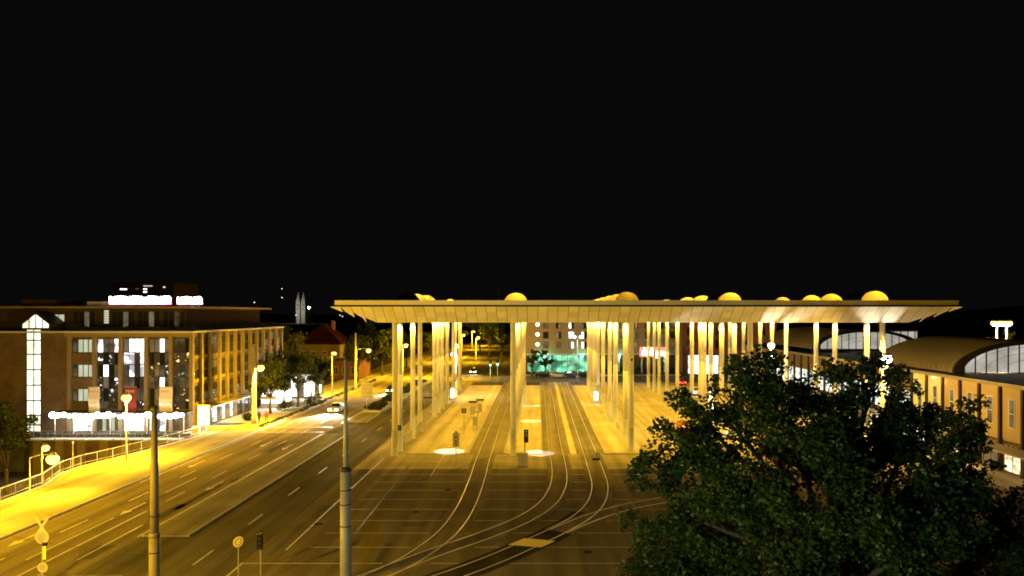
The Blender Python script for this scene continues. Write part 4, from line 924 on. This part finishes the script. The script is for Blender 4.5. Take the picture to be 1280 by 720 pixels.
for k in range(8): x = hx0+.6+(hx1-hx0-1.2)*k/7; MB().tube([(x, HD+.1, 0), (x, HD+.1, 5.1)], .16, 10).build('lobby_column', m_conc, ht)
for k in range(4): light(ht, (hx0+5+k*10, HD-1.2, 4.4), 500, (.3, 1, .75), radius=.3, name='lobby_lamp')
d = 186; t = thing('red_sign_box', 'red illuminated sign with white glowing strip over the side street', 'sign', (XA(818, d), d, 0))
MB().box(XA(800, d), XA(835, d), d, d+.3, ZA(446, d), ZA(434, d)).build('box', m_signr, t)
for k in range(9): MB().box(XA(803+k*3.5, d), XA(805.7+k*3.5, d), d-.05, d-.005, ZA(444, d), ZA(439.5, d)).build('letter', m_signw, t)
for k in (0, 1, 2): MB().box(XA(805+k*9, d), XA(807+k*9, d), d-.05, d-.005, ZA(438.5, d), ZA(435, d)).build('letter', m_signw, t)
for px in (803, 832): MB().tube([(XA(px, d), d+.15, 0), (XA(px, d), d+.15, ZA(446, d))], .08, 8).build('post', m_steel, t)
t = thing('far_pavilion', 'dark brick block with pale green lit entrance beyond the right columns', 'building', (46, 192, 0))
MB().box(37.6, 62, 192, 206, 0, 14.5).build('wall', m_red, t); MB().box(37.4, 62.2, 191.8, 206.2, 14.5, 14.9).build('roof', m_dark, t)
window(t, 39, 47, .3, 5.2, 192, 5, panes=[m_shopb, m_shop], fw=.16)
for k in range(6):
    for z in (7, 10.5): window(t, 38.8+k*3.7, 40.6+k*3.7, z, z+2, 192, 2, panes=[m_glass], frame=m_frame)
hd = thing('boundary_hedge', 'long low hedge before the hotel lobby', 'hedge', (15, 183, 0)); rg = random.Random(9)
leafcloud('foliage', m_hedge, hd, [(-3+i*.45, 190.6+rg.uniform(-.2, .2), rg.uniform(.4, .9)) for i in range(90)], [.5]*90, 5200, .26, .8, 91)
MB().box(-3, 37, 190.4, 190.8, 0, .35).build('planter_wall', m_conc, hd)

# ------------------------------------------------------------------ right: station with barrel roofs
WX, WZ = 47.0, 8.97
st = thing('station_hall', 'station with barrel vaulted metal roofs and cream panel front behind the tree', 'building', (WX, 70, 0))
MB().box(WX+.3, 95, 40, 170, 0, WZ-.25).build('wall_core', m_cream, st)
MB().box(WX-.15, 95, 39.6, 170.2, WZ-.24, WZ).build('flat_roof', m_dark, st)
MB().box(WX-.45, WX-.15, 39.5, 150, WZ-.3, WZ+.06).build('roof_edge', m_roofm, st)
yl = [XY for XY in np.arange(54.0, 150, 3.55)]
for i, y in enumerate(yl):
    MB().box(WX-.05, WX+.3, y-.16, y+.16, 0, WZ-.31).build('brown_post', m_brown, st)
    y1 = y+3.55-.18; y0 = y+.18
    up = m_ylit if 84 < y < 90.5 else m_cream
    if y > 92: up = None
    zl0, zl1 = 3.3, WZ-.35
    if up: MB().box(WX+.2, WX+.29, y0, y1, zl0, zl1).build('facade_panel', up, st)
    else: window(st, y0, y1, zl0, 6.2, WX+.29, 3, panes=[m_shopb, m_warm], axis='x', sign=-1); MB().box(WX+.2, WX+.29, y0, y1, 6.3, zl1).build('facade_panel', m_pil, st)
    if up:
        yc = (y0+y1)/2; window(st, yc-.42, yc+.42, 4.6, 7.4, WX+.2, 1, panes=[m_room], nrow=2, axis='x', sign=-1, frame=m_wframe)
    MB().box(WX+.05, WX+.12, y0, y1, 2.35, 2.45).build('truss_chord', m_brown, st); MB().box(WX+.05, WX+.12, y0, y1, 3.1, 3.2).build('truss_chord', m_brown, st)
    b = MB(); nn = 4
    for k in range(nn):
        ya, yb = y0+(y1-y0)*k/nn, y0+(y1-y0)*(k+1)/nn
        b.tube([(WX+.09, ya, 2.45), (WX+.09, yb, 3.1)], .035, 5); b.tube([(WX+.09, ya, 3.1), (WX+.09, yb, 2.45)], .035, 5)
    b.build('truss_lattice', m_brown, st)
    window(st, y0+.3, y1-.3, .15, 2.3, WX+.29, 2, panes=[m_warm] if i % 3 else [m_rooma], axis='x', sign=-1, frame=m_brown)
for y in (60, 70, 78, 86, 94, 104, 116): light(st, (WX-1.2, y, 2.4), 140, (1, .75, .4), radius=.2, name='front_lamp')
for y in (86, 89.5): light(st, (WX-.5, y, WZ-.7), 50, (1, .75, .2), radius=.1, name='cornice_lamp')
MB().box(WX-2.6, WX-.1, 60, 130, 2.62, 2.78).build('front_awning', m_steel, st)
def barrel(x0, hw, rise, z0, y0, y1, nseam, dark_end):
    xc = x0+hw; n = 40
    def pt(a, y, k=1): return (xc-hw*k*math.cos(a), y, z0+rise*k*math.sin(a))
    b = MB()
    for i in range(n):
        a0, a1 = math.pi*i/n, math.pi*(i+1)/n; b.quad(pt(a0, y0), pt(a1, y0), pt(a1, y1), pt(a0, y1))
    r = b.build('barrel_roof', m_roofm, st, smooth=True)
    for k in range(nseam+1):       # standing seams
        y = y0+(y1-y0)*k/nseam; s = MB()
        s.loft([[pt(math.pi*i/n, y-.04, 1), pt(math.pi*i/n, y-.04, 1.009), pt(math.pi*i/n, y+.04, 1.009), pt(math.pi*i/n, y+.04, 1)] for i in range(n+1)]); s.build('seam', m_roofm, r)
    # end arch
    e = MB(); e.loft([[pt(math.pi*i/n, y0-.25, 1.03), pt(math.pi*i/n, y0+.02, 1.03), pt(math.pi*i/n, y0+.02, .90), pt(math.pi*i/n, y0-.25, .90)] for i in range(n+1)]); e.build('arch_rim', m_dark, st)
    W = 1.3; m = int(2*hw*.9/W); xs = [xc+(k-m/2)*W for k in range(m+1)]
    def ztop(x): q = max(0, 1-((x-xc)/(hw*.9))**2); return z0+rise*.9*math.sqrt(q)
    for xa, xb in zip(xs[:-1], xs[1:]):
        if ztop(xa)-z0 < .1 and ztop(xb)-z0 < .1: continue
        MB().poly([(xa+.06, y0+.1, z0+.05), (xb-.06, y0+.1, z0+.05)]+[(xb-.06+(xa-xb+.12)*q/4, y0+.1, max(ztop(xb-.06+(xa-xb+.12)*q/4), z0+.06)) for q in range(5)]).build('pane', m_arch, st)
    for x in xs:
        if ztop(x) > z0+.2: MB().box(x-.06, x+.06, y0+.0, y0+.12, z0, ztop(x)+.1).build('mullion', m_frame, st)
    for k in (.42, .62, .80):
        MB().loft([[(xc-hw*k*math.cos(math.pi*i/n), y0+.06, z0+rise*k*math.sin(math.pi*i/n)+dz) for dz in (0, .05)] for i in range(n+1)], closed=False, cap=False).build('inner_rib', m_pil, st)
    MB().box(xc-hw*1.03, xc+hw*1.03, y0-.3, y0+.3, z0-.35, z0).build('arch_sill', m_dark, st)
barrel(49.3, 9.7, 3.75, WZ+.02, 87.5, 107, 34, True)
barrel(50, 9.7, 3.4, WZ+.6, 134, 165, 40, True)
for z, y0, y1 in ((ZA(413, 150), 150, 152),):
    MB().box(XA(1060, 150), XA(1150, 150), y0, y1, z-.25, z).build('link_roof', m_roofm, st)
    for k in range(10): x = XA(1064, 150)+k*1.45; MB().box(x, x+.12, y0+.2, y0+.4, 9.6, z-.25).build('link_mullion', m_frame, st)
    MB().box(XA(1062, 150), XA(1148, 150), y0+.5, y0+.6, 9.2, z-.25).build('link_glazing', m_arch, st)
for X, Y, p_ in ((49, 84, 900), (49.2, 96, 300)): pass

# ------------------------------------------------------------------ platform furniture
def info_post(px, py, label, zt=3.0, s=1):
    x, y = G(px, py); t = thing('passenger_display', label, 'display', (x, y, 0))
    MB().tube([(x, y, 0), (x, y, zt)], .05, 8).build('post', m_steel, t)
    h = MB().box(x-.32, x+.32, y-.18, y+.18, zt-1.5, zt-.1).build('housing', m_steel, t); MB().box(x-.16, x+.16, y-.2, y-.181, zt-1.35, zt-.3).build('screen', m_wsign, h)
    for z in (zt-.5, zt-.9, zt-1.2): MB().box(x-.1, x+.1, y-.21, y-.201, z-.07, z+.07).build('dark_pane', m_black, h)
    MB().lathe((x, y, zt-.1), [(.2, 0), (.2, .06), (.04, .3)], 10).build('top_lamp', m_wsign, t)
info_post(570, 583, 'slim grey display post at the front of the wide platform', 3.6)
x, y = G(580, 545); t = thing('stop_sign_post', 'platform letter sign G on a slim post', 'sign', (x, y, .2))
MB().tube([(x, y, .2), (x, y, 3.7)], .04, 8).build('post', m_steel, t); MB().box(x-.3, x+.3, y-.03, y+.03, 3.0, 3.6).build('plate', m_black, t)
def text(parent, s, loc, size, m):
    cu = bpy.data.curves.new('print', 'FONT'); cu.body = s; cu.size = size; cu.align_x = 'CENTER'; cu.align_y = 'CENTER'; cu.extrude = .004
    o = bpy.data.objects.new('t', cu); me = bpy.data.meshes.new_from_object(o); bpy.data.objects.remove(o); me.materials.append(m)
    q = put('print', me, parent, loc); q.rotation_euler = (R(90), 0, 0); return q
text(t, 'G', (x, y-.045, 3.3), .5, m_wsign)
x, y = G(499.5, 565); zc = ZA(534, y)
t = thing('column_sign', 'small dark square sign fixed to the second road-side column', 'sign', (x, y-.5, zc-.3))
MB().box(x-.27, x+.27, y-.52, y-.48, zc-.3, zc+.3).build('plate', m_black, t); text(t, 'H', (x, y-.53, zc), .42, m_wsign)
def shelter(px, py, label, group=None):
    x, y = G(px, py); t = thing('waiting_rail', label, 'railing', (x, y, .2), group)
    for k in range(4): MB().tube([(x, y+k*1.5, .2), (x, y+k*1.5, 1.5)], .03, 6).build('post', m_wframe, t)
    for z in (.5, 1.0, 1.5): MB().tube([(x, y, z), (x, y+4.5, z)], .03, 6).build('rail', m_wframe, t)
    for k in range(3): MB().box(x-.01, x+.01, y+k*1.5+.08, y+k*1.5+1.42, .55, 1.45).build('panel', m_wsign, t)
for px, py in ((507, 559), (521, 546), (533, 532)): shelter(px, py, 'white panelled guard rail between the road-side columns', 'guard rails along the road-side columns')
for px, py in ((775, 546), (762, 530)): shelter(px, py, 'white panelled guard rail between the bus-side columns', 'guard rails along the bus-side columns')
x, y = G(653.5, 583); t = thing('control_cabinet', 'pale control cabinet at the front of the island platform', 'cabinet', (x, y, 0))
MB().box(x-.5, x+.5, y-.3, y+.3, .06, 1.35).build('box', m_wsign, t); MB().box(x-.54, x+.54, y-.34, y+.34, 1.35, 1.42).build('lid', m_conc, t); MB().box(x-.5, x+.5, y-.28, y+.28, 0, .06).build('plinth', m_dark, t); MB().box(x-.012, x+.012, y-.31, y-.30, .12, 1.3).build('door_gap', m_dark, t)
x, y = G(656, 580); t = thing('tram_signal', 'dark tram signal head on a post behind the pale cabinet', 'signal', (x, y, 0))
MB().tube([(x, y, 0), (x, y, 3.6)], .05, 8).build('post', m_dark, t)
for k in range(2): 
    h = MB().box(x-.1, x+.38, y-.2, y+.1, 2.3+k*.72, 2.95+k*.72).build('signal_head', m_black, t)
    for j in range(2): disc(h, 'lens', (x+.15, y-.22, 2.47+k*.72+j*.3), .1, m_wsign if k else m_dark, 12)
x, y = G(745, 575); t = thing('rail_marker', 'small pale marker box on a dark block beside the rail', 'marker', (x, y, 0))
MB().box(x-.4, x+.4, y-.25, y+.25, .02, .22).build('block', m_black, t); MB().box(x-.12, x+.38, y-.1, y+.1, .22, .85).build('box', m_wsign, t)
for px, py, lb in ((566, 501, 'glaring white ticket machine between the road-side columns'), (745, 505, 'white backlit map case at the bus-side columns')):
    x, y = G(px, py); t = thing('ticket_machine', lb, 'ticket machine', (x, y, .2))
    MB().box(x-.4, x+.4, y-.2, y+.2, .2, 2.3).build('case', m_steel, t); MB().box(x-.33, x+.33, y-.22, y-.201, .6, 2.2).build('lit_front', m_shop, t); light(t, (x, y-.5, 1.6), 160, WHT, radius=.2)
for i, (px, py) in enumerate(((594, 540), (591, 525), (600, 522))):
    x, y = G(px, py); t = thing('timetable_stand', 'narrow timetable stand with a header plate on the wide platform', 'timetable', (x, y, .2), 'timetable stands')
    for s in (-.3, .3): MB().tube([(x+s, y, .2), (x+s, y, 2.6)], .03, 6).build('post', m_steel, t)
    MB().box(x-.28, x+.28, y-.03, y+.03, .9, 2.1).build('sheet', m_wsign, t); MB().box(x-.6, x+.6, y-.05, y+.05, 2.6, 2.85).build('header', m_dark if i else m_wsign, t)
x, y = G(536, 520); t = thing('line_sign', 'long dark line sign fixed across two posts by the columns', 'sign', (x, y, .2))
MB().box(x-.75, x+.75, y-.04, y+.04, 2.7, 3.0).build('board', m_brown, t)
for s in (-.6, .6): MB().tube([(x+s, y, .2), (x+s, y, 2.7)], .035, 6).build('post', m_steel, t)

# ------------------------------------------------------------------ far skyline
hl = MB(); n = 60
pr = [(-1600+i*60, 1700, 20+10*math.sin(i*.31)+6*math.sin(i*.83+1)) for i in range(n)]
for a, b in zip(pr[:-1], pr[1:]): hl.quad((a[0], 1250, -1), (b[0], 1250, -1), b, a)
hl.quad  # ridge front
for a, b in zip(pr[:-1], pr[1:]): hl.quad(a, b, (b[0], 2400, -1), (a[0], 2400, -1))
tag(hl.build('hills', mat('wooded_hill', (.025, .03, .018), .95, scale=.05)), kind='structure')
d = 1200; cx = XA(375.5, d); z0 = 0
ch = thing('church', 'floodlit pale church with twin spires far on the skyline', 'church', (cx, d, 0))
for s in (-1, 1):
    x = cx+s*4.2; q = 3.2
    MB().box(x-q, x+q, d, d+6.4, 0, ZA(377, d)).build('tower', m_conc, ch)
    MB().loft([[(x-q, d, ZA(377, d)), (x+q, d, ZA(377, d)), (x+q, d+6.4, ZA(377, d)), (x-q, d+6.4, ZA(377, d))], [(x-.2, d+3, ZA(365, d)), (x+.2, d+3, ZA(365, d)), (x+.2, d+3.4, ZA(365, d)), (x-.2, d+3.4, ZA(365, d))]]).build('spire', m_conc, ch)
    for z in (22, 28): MB().box(x-.8, x+.8, d-.1, d, z, z+3.4).build('belfry_opening', m_dark, ch)
MB().box(cx-9, cx+9, d+7, d+40, 0, ZA(383, d)).build('nave', m_conc, ch)
light(ch, (cx-3, d-26, ZA(386, d)), 16000, (1, .95, .82), radius=1.5, name='floodlight')
p = A(386, 384.5, 1100); t = thing('distant_lamp', 'lone bright floodlight on a mast beside the distant church', 'lamp', (p.x, p.y, 0)); MB().ball(p, 1.7).build('globe', m_globw, t); MB().tube([(p.x, p.y, 0), p], .5, 6).build('pole', m_steel, t)
for i, (px, py, dd) in enumerate(((318, 378, 800), (425, 394, 900), (428, 395.5, 900), (370, 394, 900), (352.5, 361, 900), (352.5, 372, 900))):
    p = A(px, py, dd); t = thing('distant_lamp', 'tiny distant light on the dark skyline beyond the office roof', 'lamp', (p.x, p.y, 0), 'tiny skyline lights')
    MB().ball(p, .6).build('globe', m_globs, t); MB().tube([(p.x, p.y, 0), p], .3, 6).build('pole', m_dark, t)
d = 250; tb = thing('office_tower', 'dark office block with a few lit windows behind the roof signs', 'building', (XA(178, d), d, 0))
MB().box(XA(140, d), XA(217, d), d, d+18, 0, ZA(354, d)).build('wall', m_brown, tb); MB().box(XA(139, d), XA(218, d), d-.3, d+18.3, ZA(354, d), ZA(352.8, d)).build('roof', m_dark, tb)
for px, py, w, m in ((150, 361.5, 9, m_shop), (169, 361, 5, m_room), (179, 357.5, 12, m_curt), (179, 361.5, 5, m_shop), (179, 365, 5, m_shop), (204, 359, 3, m_stair), (150, 367, 9, m_glass), (160, 367, 9, m_glass), (190, 362, 9, m_glass)):
    window(tb, XA(px, d), XA(px+w, d), ZA(py+.9, d), ZA(py-.9, d), d, 2, panes=[m], fw=.1)
